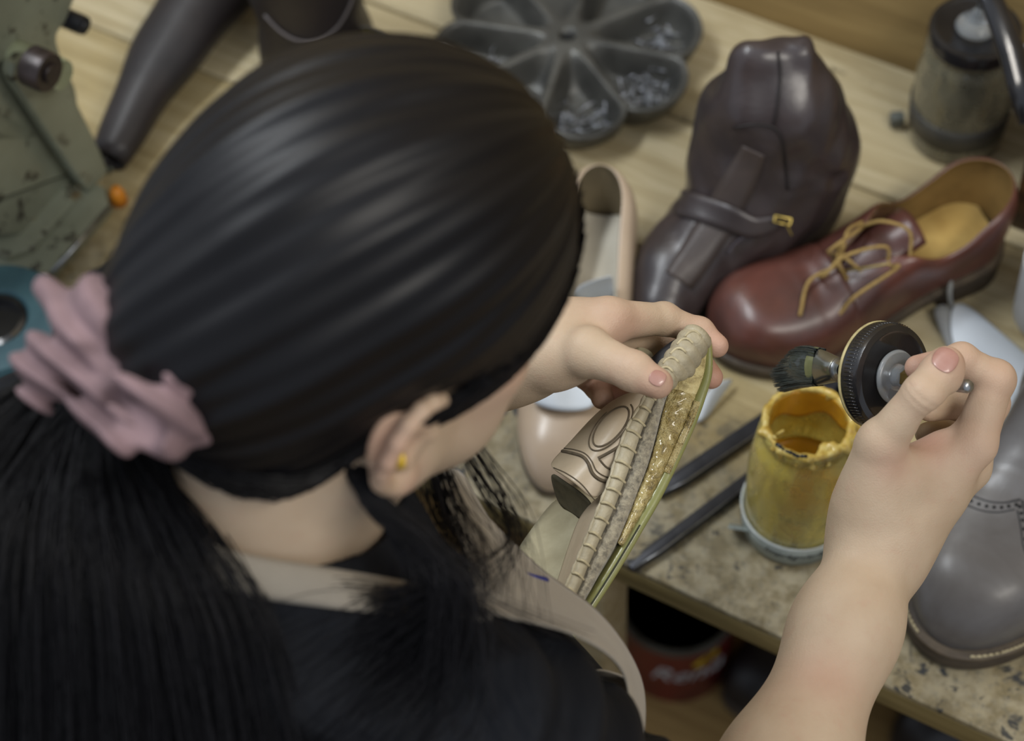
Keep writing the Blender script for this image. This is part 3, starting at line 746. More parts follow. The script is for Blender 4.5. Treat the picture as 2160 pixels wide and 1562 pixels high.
# ---- dark tall boots behind the machine and the hair
M_DBR = leather('dark_boot_leather', srgb(44, 38, 38), srgb(30, 27, 29), .5, .1, 10, .3)
def loft(name, rings, mat, par, n=32, closed=True):
    """rings: (centre, a-axis vec, b-axis vec)"""
    m_ = MB()
    for c, a, b in rings:
        for k in range(n): t_ = 2 * PI * k / n; m_.v.append(Vector(c) + Vector(a) * math.cos(t_) + Vector(b) * math.sin(t_))
    for i in range(len(rings) - 1):
        for k in range(n): m_.f.append((i * n + k, i * n + (k + 1) % n, (i + 1) * n + (k + 1) % n, (i + 1) * n + k))
    m_.mi = [0] * len(m_.f); return m_.build(name, mat, par)
p0 = P(228, 338, .018); p1 = P(330, 145, .032); p2 = P(450, -40, .045); p3 = P(560, -250, .06)
tb = empty('tall_boot', 'dark leather tall boot leg lying on the bench beside the machine', 'boot', p0 - Z * .018)
cs = spline([p0, p1, p2, p3], 24); ws = spline([(.017, .014), (.030, .024), (.042, .034), (.052, .045)], 24); rg = []
for i, c in enumerate(cs):
    d = (Vector(cs[min(i + 1, 23)]) - Vector(cs[max(i - 1, 0)])).normalized(); s_ = d.cross(Z).normalized(); u_ = s_.cross(d)
    k = 1 + .05 * math.sin(i * .9); rg.append((Vector(c) - tb.location, s_ * ws[i][0] * k, u_ * ws[i][1]))
sh = loft('shaft', rg, [M_DBR, M_DBR], tb); mod(sh, 'SOLIDIFY', thickness=.003, material_offset=1); sh.data.flip_normals()
c0 = P(676, 175, 0)
ub = empty('ankle_boot', 'dark leather boot with a curved seam standing behind the top of the hair', 'boot', c0)
rg = []
for i, z_ in enumerate(np.linspace(.0, .24, 22)):
    a = 1 + .05 * math.sin(z_ * 60); rx = smooth1(z_, [0, .05, .12, .24], [.052, .05, .05, .054]); ry = smooth1(z_, [0, .05, .12, .24], [.07, .062, .05, .052])
    rg.append((Vector((.0, smooth1(z_, [0, .1, .24], [.03, .01, .0]), z_)), Vector((rx * a, 0, 0)), Vector((0, ry, 0))))
sh = loft('shaft', rg, [M_DBR, M_LINE], ub, 40); mod(sh, 'SOLIDIFY', thickness=.003, material_offset=1)
sg = []
for t_ in np.linspace(-2.3, -.55, 24):
    z_ = .095 + .035 * ((t_ + 1.5) ** 2); rx = .0512; ry = smooth1(z_, [0, .05, .12, .24], [.07, .062, .05, .052]) + .0013
    sg.append((rx * math.cos(t_), smooth1(z_, [0, .1, .24], [.03, .01, .0]) + ry * math.sin(t_), z_))
MB().tube(sg, .0016, 6).build('curved_seam', simple('pale_seam', srgb(96, 90, 90), rough=.5), ub)
# pair of black low shoes, heels toward the camera
M_BLKL = leather('black_leather', srgb(38, 36, 38), srgb(26, 25, 28), .4, .2, 12, .2)
M_OLIVE = simple('olive_lining', srgb(96, 88, 52), srgb(74, 66, 38), .7, 20)
for q, (hx, hy, lab) in enumerate(((792, 186, 'black low shoe with olive insole peeking over the hair, left one of its pair'), (946, 226, 'black low shoe with olive insole peeking over the hair, right one beside the nail tray'))):
    h_ = P(hx, hy, 0); r_ = empty('low_shoe', lab, 'shoe', mw=shoe_frame(h_, h_ + Vector((-.42, -.9, 0)) * .2), group=None)
    s_ = Shoe(.13, w=[(0, .026), (.3, .026), (.6, .028), (1, .026)], zb=[(0, .012), (1, .01)], ridge=[(0, .055), (.6, .045), (1, .03)],
              topline=[(0, .062), (.2, .05), (.5, .042)], yopen=[(0, .022), (.3, .023), (.5, .02)], s_open=.55, toe=.4, pw=2)
    s_.upper([M_BLKL, M_OLIVE], r_, n=40); s_.insole('insole', M_OLIVE, r_, .004, .9); s_.slab('sole', M_SOLE, r_, .002, 0, -.0115, n=30)
    es = [s_.pt(u, 1, 1, .0006) for u in np.linspace(.5, 0, 22)] + [s_.pt(u, 1, -1, .0006) for u in np.linspace(.02, .5, 22)]
    MB().tube(es, .0013, 6).build('edge_binding', simple('grey_binding', srgb(112, 110, 106), rough=.4), r_)
# ---- jars with brush lids
def glass_mat(name, col, rough=.05, alpha=None):
    t = NT(name); t.set(col=col, rough=rough, trans=1.0, ior=1.45); return t.m
M_GLASS = glass_mat('glass', srgb(236, 240, 236), .04)
def jar_mesh(R, H, neck, lip, th=.0028):
    out = [(0, 0), (R * .86, 0), (R * .97, .004), (R, .012), (R, H * .60), (R * .985, H * .68), (R * .93, H * .78), (neck + .003, H * .86), (neck, H * .89), (neck, H * .93), (lip, H * .94), (lip, H * .985), (lip - .001, H)]
    inn = [(neck - .004, H), (neck - .0045, H * .9), (R * .88, H * .77), (R - th, H * .6), (R - th, .014), (R * .85, .006), (0, .006)]
    return out + inn
def smears(name, base, film):
    """glass wall coated with dried glue streaks"""
    t = NT(name); co = t.coord('Object'); st = t.n.new('ShaderNodeVectorMath'); st.operation = 'MULTIPLY'; st.inputs[1].default_value = (1, 1, .35); t.l.new(co, st.inputs[0])
    n1 = t.noise(st.outputs[0], 60, 5, .65, .6); n2 = t.noise(co, 24, 4, .6)
    t.set(col=t.mix(t.ramp(n1, [(.35, (0, 0, 0, 1)), (.65, (1, 1, 1, 1))]), base, film), rough=t.ramp(n2, [(.35, (.12,) * 3), (.65, (.5,) * 3)]), trans=t.ramp(n1, [(.4, (.82,) * 3), (.62, (.35,) * 3)]), ior=1.4, coat=.6)
    t.bump(n1, .3, .0012); return t.m
J = P(1675, 1100, 0); HJ = .134
jar = empty('glue_jar', 'open glass jar of yellow glue with crusted rim and a narrow grey paper band', 'jar', J)
RJ = .0395
MB().lathe(jar_mesh(RJ, HJ, .0325, .0335), 72).build('jar_glass', smears('yellow_smeared_glass', srgb(240, 232, 150), srgb(222, 202, 100)), jar)
t = NT('yellow_glue'); co = t.coord(); t.set(col=t.mix(t.noise(co, 30, 3), srgb(206, 150, 40), srgb(186, 132, 36)), rough=.18, coat=.5, sss=.2); t.b.inputs['Subsurface Radius'].default_value = (.01, .006, .002)
M_GLUE = t.m
lv = .062
MB().lathe([(0, lv - .0008), (RJ * .8, lv - .0008), (RJ - .0032, lv + .0015), (RJ - .0032, .0145), (RJ * .84, .0066), (0, .0066)], 64).build('glue', M_GLUE, jar)
# coating of glue inside the neck (orange at the back) and crusts on the lip
t = NT('glue_crust'); co = t.coord(); n1 = t.noise(co, 140, 4, .7)
t.set(col=t.ramp(n1, [(.35, srgb(176, 140, 56)), (.5, srgb(206, 178, 88)), (.7, srgb(220, 202, 128))]), rough=.28, coat=.5); t.bump(n1, .6, .002); M_CRUST = t.m
m_ = MB()
for i, z_ in enumerate(np.linspace(0, 1, 10)):
    for k in range(64):
        a = 2 * PI * k / 64; lowz = HJ - .012 - .016 * max(0, math.sin(a)) - .004 * math.sin(5 * a)
        m_.v.append(((.0278 - .0005 * z_) * math.cos(a), (.0278 - .0005 * z_) * math.sin(a), HJ + (lowz - HJ) * z_))
for i in range(9):
    for k in range(64): m_.f.append((i * 64 + k, i * 64 + (k + 1) % 64, (i + 1) * 64 + (k + 1) % 64, (i + 1) * 64 + k))
m_.mi = [0] * len(m_.f); q = m_.build('glue_film', simple('amber_film', srgb(214, 160, 44), srgb(190, 136, 36), .2, 40, coat=.4), jar); mod(q, 'SOLIDIFY', thickness=.0008)
cr = random.Random(5)
def crust(p):
    th = np.arctan2(p[:, 1], p[:, 0]); r = np.hypot(p[:, 0], p[:, 1]); z_ = p[:, 2]
    w = .0012 + .0007 * np.sin(th * 7 + 1) * np.sin(th * 3) + .0003 * np.sin(th * 17)
    d = np.hypot(r - .0305, z_ - HJ - .0003) - w - .0016
    for (a, dr, dz, rad) in CL: d = smin(d, np.linalg.norm(p - np.array([(.0305 + dr) * math.cos(a), (.0305 + dr) * math.sin(a), HJ + dz], np.float32), axis=1) - rad, .003)
    d += .00035 * np.sin(p[:, 0] * 900) * np.sin(p[:, 1] * 800) * np.sin(z_ * 700 + 1)
    return d
CL = [(cr.uniform(0, 2 * PI), cr.uniform(-.002, .004), cr.uniform(-.006, .001), cr.uniform(.001, .0024)) for _ in range(30)]
CL += [(-.25 + .1 * i, .003 + .001 * math.sin(i * 3), -.004 * i % .011 - .011, .0042) for i in range(-5, 5)]
CL += [(-1.2, -.0075, -.001, .004), (-1.0, -.005, .0005, .0036), (-1.35, -.004, .0, .003), (.35, .0045, .001, .0022), (.38, .0085, .003, .0014), (3.3, .004, 0, .003), (-.55, .003, -.008, .005), (-.3, .004, -.016, .0045)]
V, F = sdf_mesh([crust], (-.05, -.05, HJ - .03), (.05, .05, HJ + .01), .0009); np_mesh('glue_crust', V, F, M_CRUST, jar)
# black glue streak on the rim, front-left
bs = [(.031 * math.cos(a), .031 * math.sin(a), HJ + .0026 + .0008 * math.sin(a * 20)) for a in np.linspace(-2.55, -1.75, 22)]
MB().tube(bs, [.0008 + .0009 * abs(math.sin(i * 1.3)) for i in range(22)], 7).build('black_streak', simple('black_glue', srgb(34, 34, 36), rough=.25), jar)
MB().tube([(.0285 * math.cos(a), .0285 * math.sin(a), HJ + .003) for a in (-2.75, -2.7, -2.62)], .001, 6).tube([(.0268 * math.cos(-2.72), .0268 * math.sin(-2.72), HJ + .004), (.0215 * math.cos(-2.68), .0215 * math.sin(-2.68), HJ + .007)], .0011, 6).build('dried_drip', M_CRUST, jar)
# grey band around the foot with illegible script, and its clip tabs
bd = MB().lathe([(RJ + .0003, .004), (RJ + .0012, .004), (RJ + .0018, .026), (RJ + .001, .0262), (RJ + .0003, .004)], 64).build('paper_band', simple('grey_paper', srgb(168, 176, 170), srgb(140, 148, 142), .55, 40), jar)
MB().lathe([(RJ + .0008, .0255), (RJ + .0028, .0258), (RJ + .0028, .0272), (RJ + .0008, .027), (RJ + .0008, .0255)], 64).build('band_rim', simple('pale_rim', srgb(196, 202, 200), rough=.3), jar)
def arc_text(par, R, z, txt, a0_, size, mat, name, tilt=0):
    cu = bpy.data.curves.new('t', 'FONT'); cu.body = txt; cu.size = size; cu.shear = .35; cu.extrude = .0001
    ot = bpy.data.objects.new('t', cu); COL.objects.link(ot); dg = bpy.context.evaluated_depsgraph_get()
    me = bpy.data.meshes.new_from_object(ot.evaluated_get(dg)); bpy.data.objects.remove(ot)
    w = max(v.co.x for v in me.vertices)
    for v in me.vertices:
        a = a0_ + (v.co.x - w / 2) / R; y = v.co.y; v.co = Vector(((R + v.co.z + tilt * y) * math.cos(a), (R + v.co.z + tilt * y) * math.sin(a), z + y))
    return link(name, me, mat, par, False)
arc_text(jar, RJ + .0018, .0135, 'Imprägnierlack', -1.62, .0095, simple('ink', srgb(48, 54, 56), rough=.6), 'band_script', .03)
def tab(px, py, w, h, rz, tilt, dz=0, lab='clip_tab'):
    c = P(px, py, .012) - J; o = MB().box((0, 0, 0), (w, .0016, h), bev=.0006).build(lab, simple('grey_tab', srgb(150, 158, 154), srgb(124, 132, 128), .4), jar, auto=30)
    o.location = c; o.rotation_euler = (tilt, 0, rz); return o
tab(1560, 1112, .017, .019, -.25, .7); tab(1752, 1142, .011, .024, .35, .15)
# second jar, closed, with its brush lid
J2 = P(2012, 282, 0)
jar2 = empty('brush_jar', 'glass jar with cloudy residue closed by a black brush lid, at the back right', 'jar', J2)
H2 = .122
MB().lathe(jar_mesh(.0415, H2, .036, .0365), 64).build('jar_glass', smears('cloudy_glass', srgb(172, 170, 150), srgb(132, 124, 98)), jar2)
MB().lathe([(0, .03), (.0375, .03), (.0375, .0145), (.034, .0066), (0, .0066)], 48).build('residue', simple('dark_residue', srgb(62, 52, 38), srgb(40, 34, 28), .3), jar2)
MB().lathe([(.0385, .020), (.0424, .0205), (.0432, .044), (.0420, .0445)], 48).build('dark_band', simple('dark_band', srgb(74, 72, 66), srgb(50, 50, 48), .5), jar2)
def lid_profile(R, h): return [(0, h - .0012), (R * .80, h - .0012), (R * .86, h + .0004), (R * .97, h - .0004), (R, h - .003), (R * 1.01, .001), (R * .97, 0), (R * .93, .0008), (R * .93, h - .004), (0, h - .004)]
ld = MB().lathe(lid_profile(.0385, .014), 64, Matrix.Translation((0, 0, H2 - .006))).build('lid', M_BLKP, jar2, auto=40)
t = NT('clear_plastic'); t.set(col=srgb(214, 220, 224), rough=.12, trans=.75, ior=1.45); M_CLEAR = t.m
MB().lathe([(0, 0), (.0165, 0), (.017, .002), (.014, .006), (.0075, .009), (.0065, .016), (.003, .021), (.0022, .022), (0, .022)], 40, Matrix.Translation((0, 0, H2 + .007))).build('lid_bushing', M_CLEAR, jar2)
MB().tube([(0, 0, H2 + .02), (0, 0, H2 + .09)], .0024, 12).build('brush_shaft', M_STEEL, jar2)
q = MB().box((0, 0, 0), (.012, .010, .012), bev=.001).build('clip', simple('clip_grey', srgb(92, 96, 92), rough=.5), jar2, auto=30); q.location = P(1892, 252, .01) - J2
# ---- two long dark steel bars under the jar
def bar(a, b, w, h, lab, dz=0):
    a = Vector(a); b = Vector(b); M = frame(a, b - a); L = (b - a).length
    r_ = empty('steel_bar', lab, 'bar', mw=M)
    MB().prism([(0, -w * .25), (L * .2, -w * .5), (L, -w * .5), (L, w * .5), (L * .2, w * .5), (0, w * .25)], .0, h, bev=.0012).build('bar_body', M_DSTEEL, r_, auto=30)
    MB().tube([(.002, -w * .22, h + .0001), (L * .2, -w * .42, h + .0001), (L, -w * .42, h + .0001)], .0007, 5).build('bright_edge', M_STEEL, r_); return r_
bar(P(1330, 1205, .001), P(1605, 998, .001), .011, .007, 'dark steel bar with its tip at the front corner of the bench')
bar(P(1388, 1047, .001), P(1632, 882, .001), .014, .007, 'dark steel bar lying behind the glue jar, the farther of two')
# ---- black bracket behind the brush
bk = empty('metal_bracket', 'black metal bracket with a round rivet behind the brush', 'bracket', P(1745, 838, 0), .35)
MB().box((0, 0, .003), (.034, .03, .005), bev=.001).box((.022, -.012, .003), (.04, .018, .005), Matrix.Rotation(-.5, 3, 'Z'), bev=.001).build('plate', M_DSTEEL, bk, auto=30)
MB().lathe([(0, .0095), (.005, .009), (.0065, .0055), (0, .0055)], 20, Matrix.Translation((-.004, .004, 0))).build('rivet', simple('dull_steel', srgb(110, 112, 118), rough=.4, metal=.7), bk)
# ---- white papers at the right
s1 = sheet('paper_sheet', [[P(2008, 632, .01), P(2045, 640, .008), P(2160, 745, .004), P(2230, 800, .004)], [P(2002, 700, .016), P(2050, 700, .02), P(2130, 740, .014), P(2220, 830, .006)], [P(2025, 770, .002), P(2060, 775, .006), P(2110, 795, .006), P(2210, 860, .004)], [P(2045, 800, .002), P(2070, 800, .003), P(2100, 805, .003), P(2210, 880, .002)]], M_PAPER, sub=3)
tag(s1, 'curled white paper sheet beyond the hand holding the brush', 'paper')
s2 = sheet('paper_sheet', [[P(2060, 800, .003), P(2120, 792, .004), P(2230, 795, .003)], [P(2050, 880, .006), P(2110, 870, .008), P(2200, 860, .004)], [P(2060, 960, .003), P(2095, 930, .004), P(2180, 880, .002)]], M_PAPER)
tag(s2, 'lower white paper sheet beneath the hand, above the navy boot', 'paper')
s3 = sheet('paper_strip', [[P(1963, 648, .012), P(1985, 643, .018), P(2006, 642, .012)], [P(1985, 700, .006), P(2005, 700, .010), P(2030, 715, .004)], [P(2010, 760, .001), P(2030, 760, .003), P(2060, 775, .001)]], simple('grey_card', srgb(150, 152, 152), srgb(132, 134, 134), .6), thick=.0008)
tag(s3, 'grey folded paper strip standing at the left edge of the curled sheet', 'paper')
s4 = sheet('paper_curl', [[P(2004, 588, .04), P(2012, 592, .036)], [P(1996, 612, .034), P(2006, 618, .032)], [P(2000, 640, .016), P(2012, 642, .014)], [P(2008, 660, .004), P(2020, 662, .004)]], simple('grey_card2', srgb(140, 142, 142), rough=.6), thick=.0006)
tag(s4, 'thin grey paper curl rising above the curled white sheet', 'paper')
s5 = sheet('paper_scrap', [[P(1500, 812, .02), P(1530, 800, .018), P(1552, 796, .006)], [P(1478, 850, .012), P(1496, 848, .014), P(1524, 832, .002)], [P(1462, 888, .001), P(1474, 890, .006), P(1490, 884, .001)]], M_PAPER)
tag(s5, 'narrow white paper scrap on the bench right of the held shoe', 'paper')
cup = MB().lathe([(0, .003), (.030, .003), (.031, .006), (.034, .07), (.0355, .07), (.0335, .004), (.031, 0), (0, 0)], 48).build('white_cup', simple('white_plastic', srgb(196, 198, 200), srgb(184, 186, 188), .4), auto=40)
cup.location = P(2222, 670, 0); tag(cup, 'white cup cut by the right edge of the frame', 'cup')
# ---- wooden crate and black clamp at the right edge
cr_ = empty('wooden_crate', 'dark brown wooden box at the right edge behind the derby shoe', 'box', EN(-.135, 1.195), BROT)
M_CR = wood('crate_wood', srgb(98, 68, 36), srgb(72, 48, 26), srgb(46, 30, 18)); M_CRT = wood('crate_top', srgb(206, 160, 92), srgb(188, 142, 76), srgb(160, 116, 60))
MB().box((0, 0, .055), (.16, .13, .11), bev=.002).build('box_body', M_CR, cr_, auto=30)
MB().box((0, 0, .116), (.164, .134, .012), bev=.002).build('box_lid', M_CRT, cr_, auto=30)
cl = empty('hand_clamp', 'black clamp with a bent wire hook at the top right corner', 'clamp', P(2140, 150, 0))
c_ = cl.location
MB().tube([P(2060, -60, .20) - c_, P(2092, 0, .19) - c_, P(2112, 50, .18) - c_, P(2135, 110, .165) - c_, P(2150, 170, .15) - c_, P(2170, 260, .13) - c_], [.010, .010, .011, .012, .012, .010], 14, flat=.6).build('clamp_arm', M_BLKP, cl)
MB().tube(spline([P(2118, 60, .17) - c_, P(2128, 82, .168) - c_, P(2150, 92, .166) - c_, P(2185, 100, .165) - c_], 12), .0016, 8).build('wire_hook', M_STEEL, cl)
# ------------------------------------------------------------------ the shoemaker: one continuous body
HB = 0.0025 if FAST else 0.0013
YAW = math.radians(54); HT = math.radians(20)
_fh = Vector((math.sin(YAW), math.cos(YAW), 0)); HF = _fh * math.cos(HT) - Z * math.sin(HT)
HR = Vector((math.cos(YAW), -math.sin(YAW), 0)); HU = HR.cross(HF)
HC = D(730, 600, .92); HS = .975
HM = np.array([tuple(HR), tuple(HF), tuple(HU)], np.float32)
def HL(x, y, z): return HC + (HR * x + HF * y + HU * z) * HS
def tol(p): return ((p - A3(HC)) @ HM.T) / HS
NB = HC - Z * .135 - N * .070 - E * .022
SRJ = NB + E * .140 - Z * .078 - N * .018; SLJ = NB - E * .155 - Z * .075
ELR = D(1530, 1960, 1.10); WR = D(1862, 1130, 1.215)
ELL = D(560, 1010, 1.34); WL = D(1075, 745, 1.225)
def V3(x, y, z): return np.array([x, y, z], np.float32)
def chainc(q, pts, rs, k=.004):
    d = None
    for i in range(len(pts) - 1):
        c = cone(q, pts[i], pts[i + 1], rs[i], rs[i + 1]); d = c if d is None else smin(d, c, k)
    return d
def sdf_head(p):
    q = tol(p); s = q * np.array([-1, 1, 1], np.float32)
    d = ell(q, (0, -.004, .030), (.072, .090, .080))
    d = smin(d, ell(q, (0, .03, -.02), (.062, .062, .07)), .03)
    d = smin(d, ell(q, (0, .05, -.055), (.05, .045, .055)), .03)      # mid face
    ax = np.abs(q[:, 0]); qs = q.copy(); qs[:, 0] = ax
    jaw = np.minimum(cone(qs, (.052, .0, -.062), (.022, .078, -.108), .018, .016), cone(qs, (0, .082, -.110), (.022, .078, -.108), .017, .015))
    jaw = smin(jaw, cone(qs, (.058, -.005, -.02), (.052, .0, -.062), .014, .018), .02)
    d = smin(d, jaw, .028)
    d = smin(d, ell(qs, (.042, .062, -.035), (.022, .02, .02)), .02)       # cheekbones
    d = smin(d, ell(qs, (.03, .06, -.07), (.028, .022, .03)), .02)
    # neck
    d = smin(d, cone(p, HL(0, -.022, -.055), NB, .054, .056), .03)
    d = smin(d, cone(p, HL(0, .01, -.07), NB + N * .025 + Z * .01, .035, .045), .03)
    # brow, nose, lips, eyes
    d = smin(d, cone(q, (-.028, .088, .012), (.028, .088, .012), .009, .009), .015)
    nose = smin(cone(q, (0, .093, .002), (0, .112, -.034), .007, .0095), cone(qs, (0, .108, -.037), (.011, .101, -.040), .008, .0065), .006)
    d = smin(d, nose, .009)
    d = smax(d, -ell(qs, (.031, .097, -.004), (.015, .010, .010)), .010)
    d = smin(d, ell(qs, (.030, .084, -.004), (.0125, .0115, .0115)), .003)
    d = smin(d, ell(q, (0, .097, -.066), (.021, .009, .006)), .004); d = smin(d, ell(q, (0, .0955, -.076), (.018, .009, .006)), .004)
    d = smax(d, -ell(q, (0, .108, -.071), (.02, .006, .0012)), .003)
    # ears
    for sg in (1, -1):
        e = (q if sg > 0 else s); e = (e - V3(.076, -.014, -.030)) / V3(1, .86, .86) + V3(.076, -.008, -.028)
        rim = [(.071, .010, .000), (.076, .012, .016), (.082, .004, .030), (.086, -.012, .034), (.088, -.025, .024), (.0875, -.030, .004), (.083, -.026, -.014), (.078, -.017, -.026), (.0765, -.009, -.032)]
        rim = [(a, b - .004, c * 1.02 - .026) for a, b, c in spline(rim, 14)]
        dd = chainc(e, rim, [.0040] * 10 + [.0050, .0058, .0064, .0062], .002)
        anti = [(a, b - .004, c * 1.02 - .026) for a, b, c in spline([(.078, .0, .022), (.080, -.012, .016), (.0805, -.018, .0), (.079, -.013, -.012), (.077, -.004, -.016)], 8)]
        dd = smin(dd, chainc(e, anti, [.0032] * 8, .002), .003)
        dd = smin(dd, ell(e, (.0745, -.013, -.022), (.0058, .022, .030)), .006)
        dd = smin(dd, ell(e, (.0735, .009, -.030), (.006, .005, .006)), .004)   # tragus
        dd = smin(dd, ell(e, (.077, -.006, -.058), (.006, .0095, .011)), .006)  # lobe
        dd = smax(dd, -ell(e, (.0835, -.006, -.030), (.0075, .0085, .011)), .003)
        dd = smax(dd, -ell(e, (.086, -.016, -.012), (.005, .006, .013)), .003)
        d = smin(d, dd, .006)
    return d * HS * .92
def crease(s, s0, w, a): return a * np.exp(-((s - s0) / w) ** 2)
def axial(p, a, b):
    a = A3(a); b = A3(b); L = np.linalg.norm(b - a); return (p - a) @ ((b - a) / L), L
def finger(p, pts, rs):
    d = chainc(p, pts, rs, .003)
    for i in range(1, len(pts) - 1):
        j = A3(pts[i]); d = smin(d, np.linalg.norm(p - j, axis=1) - rs[i] * 1.03, .004)
    return d
R_IDX = [D(2052, 935, 1.195), D(2100, 800, 1.192), D(2028, 757, 1.188), D(1935, 775, 1.185)]
R_MID = [D(2040, 985, 1.225), D(2090, 850, 1.238), D(2022, 852, 1.232), D(1960, 862, 1.215)]
R_RNG = [D(2000, 1015, 1.245), D(2065, 905, 1.272), D(2000, 905, 1.262), D(1955, 915, 1.245)]
R_LIT = [D(1960, 1045, 1.262), D(2030, 955, 1.295), D(1985, 955, 1.285), D(1950, 965, 1.268)]
R_THB = [D(1850, 1050, 1.195), D(1864, 928, 1.174), D(1950, 832, 1.155), D(1997, 766, 1.158)]
def sdf_right(p):
    d = chainc(p, [ELR, ELR.lerp(WR, .35), ELR.lerp(WR, .75), WR], [.041, .036, .0270, .0230], .03)
    d = smin(d, cone(p, WR + Vector((0, 0, .0)), D(1850, 1190, 1.225), .0230, .0235), .02)
    d = smin(d, chainc(p, [SRJ, SRJ.lerp(ELR, .5), ELR], [.046, .041, .041], .03), .03)
    palm = None
    for m_, r_ in ((R_IDX[0], .0145), (R_MID[0], .0145), (R_RNG[0], .0135), (R_LIT[0], .0125)):
        c = cone(p, WR, m_, .021, r_); palm = c if palm is None else smin(palm, c, .014)
    palm = smin(palm, cone(p, WR, R_THB[0], .021, .018), .02)
    palm = smin(palm, cone(p, D(1812, 1060, 1.200), D(1846, 950, 1.182), .013, .0105), .02)
    palm = smin(palm, ell(p, D(1925, 1030, 1.210), (.028, .026, .019)), .02)
    d = smin(d, palm, .02)
    th = finger(p, R_THB, [.0155, .0128, .0124, .0100]); th = smin(th, ell(p, D(1985, 790, 1.161), (.0128, .0128, .0128)), .006)
    s, L = axial(p, R_THB[1], R_THB[2]); near = np.exp(-(np.linalg.norm(p - A3(R_THB[2] - FW * .012), axis=1) / .014) ** 2)
    th = th + near * (crease(s, L - .002, .0011, .0009) + crease(s, L + .0025, .001, .0007) + crease(s, L - .006, .001, .0006))
    d = smin(d, th, .014)
    d = smin(d, cone(p, D(1915, 1000, 1.192), D(1990, 960, 1.200), .014, .0135), .012)     # web beside the thumb
    d = smax(d, -cone(p, D(1935, 1010, 1.160), D(1985, 880, 1.158), .0045, .008), .012)
    f = np.minimum(finger(p, R_IDX, [.0135, .0112, .0092, .0076]), finger(p, R_MID, [.0135, .0108, .0092, .0078]))
    f = np.minimum(f, np.minimum(finger(p, R_RNG, [.0125, .0102, .0088, .0074]), finger(p, R_LIT, [.0115, .009, .0078, .0068])))
    return smin(d, f, .005) * .95
L_IDX = [D(1285, 675, 1.205), D(1400, 672, 1.228), D(1475, 700, 1.232), D(1512, 729, 1.228)]
L_MID = [D(1275, 705, 1.235), D(1390, 715, 1.262), D(1465, 752, 1.262), D(1500, 795, 1.252)]
L_RNG = [D(1240, 745, 1.252), D(1310, 770, 1.285), D(1322, 810, 1.280), D(1300, 845, 1.262)]
L_LIT = [D(1200, 770, 1.255), D(1240, 790, 1.272), D(1262, 815, 1.268), D(1270, 840, 1.252)]
L_THB = [D(1165, 755, 1.200), D(1240, 742, 1.180), D(1335, 782, 1.166), D(1387, 808, 1.162)]
def sdf_left(p):
    d = chainc(p, [ELL, ELL.lerp(WL, .4), WL], [.042, .040, .0245], .03)
    d = smin(d, chainc(p, [SLJ, SLJ.lerp(ELL, .5), ELL], [.046, .041, .041], .03), .03)
    palm = None
    for m_, r_ in ((L_IDX[0], .0135), (L_MID[0], .0135), (L_RNG[0], .013), (L_LIT[0], .012)):
        c = cone(p, WL, m_, .0225, r_); palm = c if palm is None else smin(palm, c, .014)
    palm = smin(palm, cone(p, WL, L_THB[0], .022, .018), .02); palm = smin(palm, ell(p, D(1195, 715, 1.208), (.028, .026, .018)), .015)
    d = smin(d, palm, .02)
    th = finger(p, L_THB, [.0165, .0142, .0112, .0092]); s, L = axial(p, L_THB[1], L_THB[2])
    near = np.exp(-(np.linalg.norm(p - A3(L_THB[2] - FW * .011), axis=1) / .013) ** 2)
    th = th + near * (crease(s, L - .001, .001, .0009) + crease(s, L + .003, .0009, .0007) + crease(s, L - .0045, .0009, .0007))
    d = smin(d, th, .009)
    f = np.minimum(finger(p, L_IDX, [.0130, .0095, .0085, .0074]), finger(p, L_MID, [.013, .0098, .0088, .0076]))
    f = np.minimum(f, np.minimum(finger(p, L_RNG, [.0125, .0098, .0088, .0076]), finger(p, L_LIT, [.0115, .0088, .0078, .007])))
    return smin(d, f, .006) * .95
SPD = (-Z * .93 - N * .30).normalized()
HIP = NB + SPD * .47
BTM = Matrix((E, (N * .93 - Z * .30).normalized(), -SPD)).transposed()
def sdf_torso(p, g=0.0, g2=0.0):
    d = cone(p, NB - Z * .015, SRJ - N * .005, .052 + g, .050 + g); d = smin(d, cone(p, NB - Z * .015, SLJ - N * .005, .052 + g, .050 + g), .04)
    d = smin(d, ell(p, NB + SPD * .15 - N * .01, (.155 + g, .10 + g, .15 + g), BTM), .06)
    d = smin(d, ell(p, NB + SPD * .34, (.145 + g, .10 + g, .20 + g), BTM), .06)
    return d * .9
DBG = [(n_, tuple(round(c, 1) for c in proj(q))) for n_, q in (('NB', NB), ('SRJ', SRJ), ('ELR', ELR), ('ear', HL(.08, -.015, -.03)), ('crown', HL(0, 0, .12)), ('occ', HL(0, -.1, .03)))]
print('DBG', DBG, 'upper arm %.3f forearm %.3f left %.3f %.3f' % ((SRJ - ELR).length, (ELR - WR).length, (SLJ - ELL).length, (ELL - WL).length), 'palm', [(round((a[0] - WR).length, 3)) for a in (R_IDX, R_MID, R_LIT)])
for nm_, f_ in (('RI', R_IDX), ('RM', R_MID), ('RR', R_RNG), ('RL', R_LIT), ('RT', R_THB), ('LI', L_IDX), ('LM', L_MID), ('LT', L_THB)): print(nm_, [round((f_[i] - f_[i + 1]).length, 3) for i in range(3)])
def march(px, py, f, t0=.6, off=0.0, n=90):
    px = np.atleast_1d(np.array(px, np.float32)); py = np.atleast_1d(np.array(py, np.float32))
    d = np.stack([A3(FW * F_PX + CR * (a - 1080) - CU * (b - 781)) for a, b in zip(px, py)]); d /= np.linalg.norm(d, axis=1, keepdims=True)
    t = np.full(len(px), t0, np.float32)
    for _ in range(n): t = t + np.clip(f((A3(CAM) + d * t[:, None]).astype(np.float32)) - off, -.05, .05)
    return [Vector(A) for A in (A3(CAM) + d * t[:, None])]
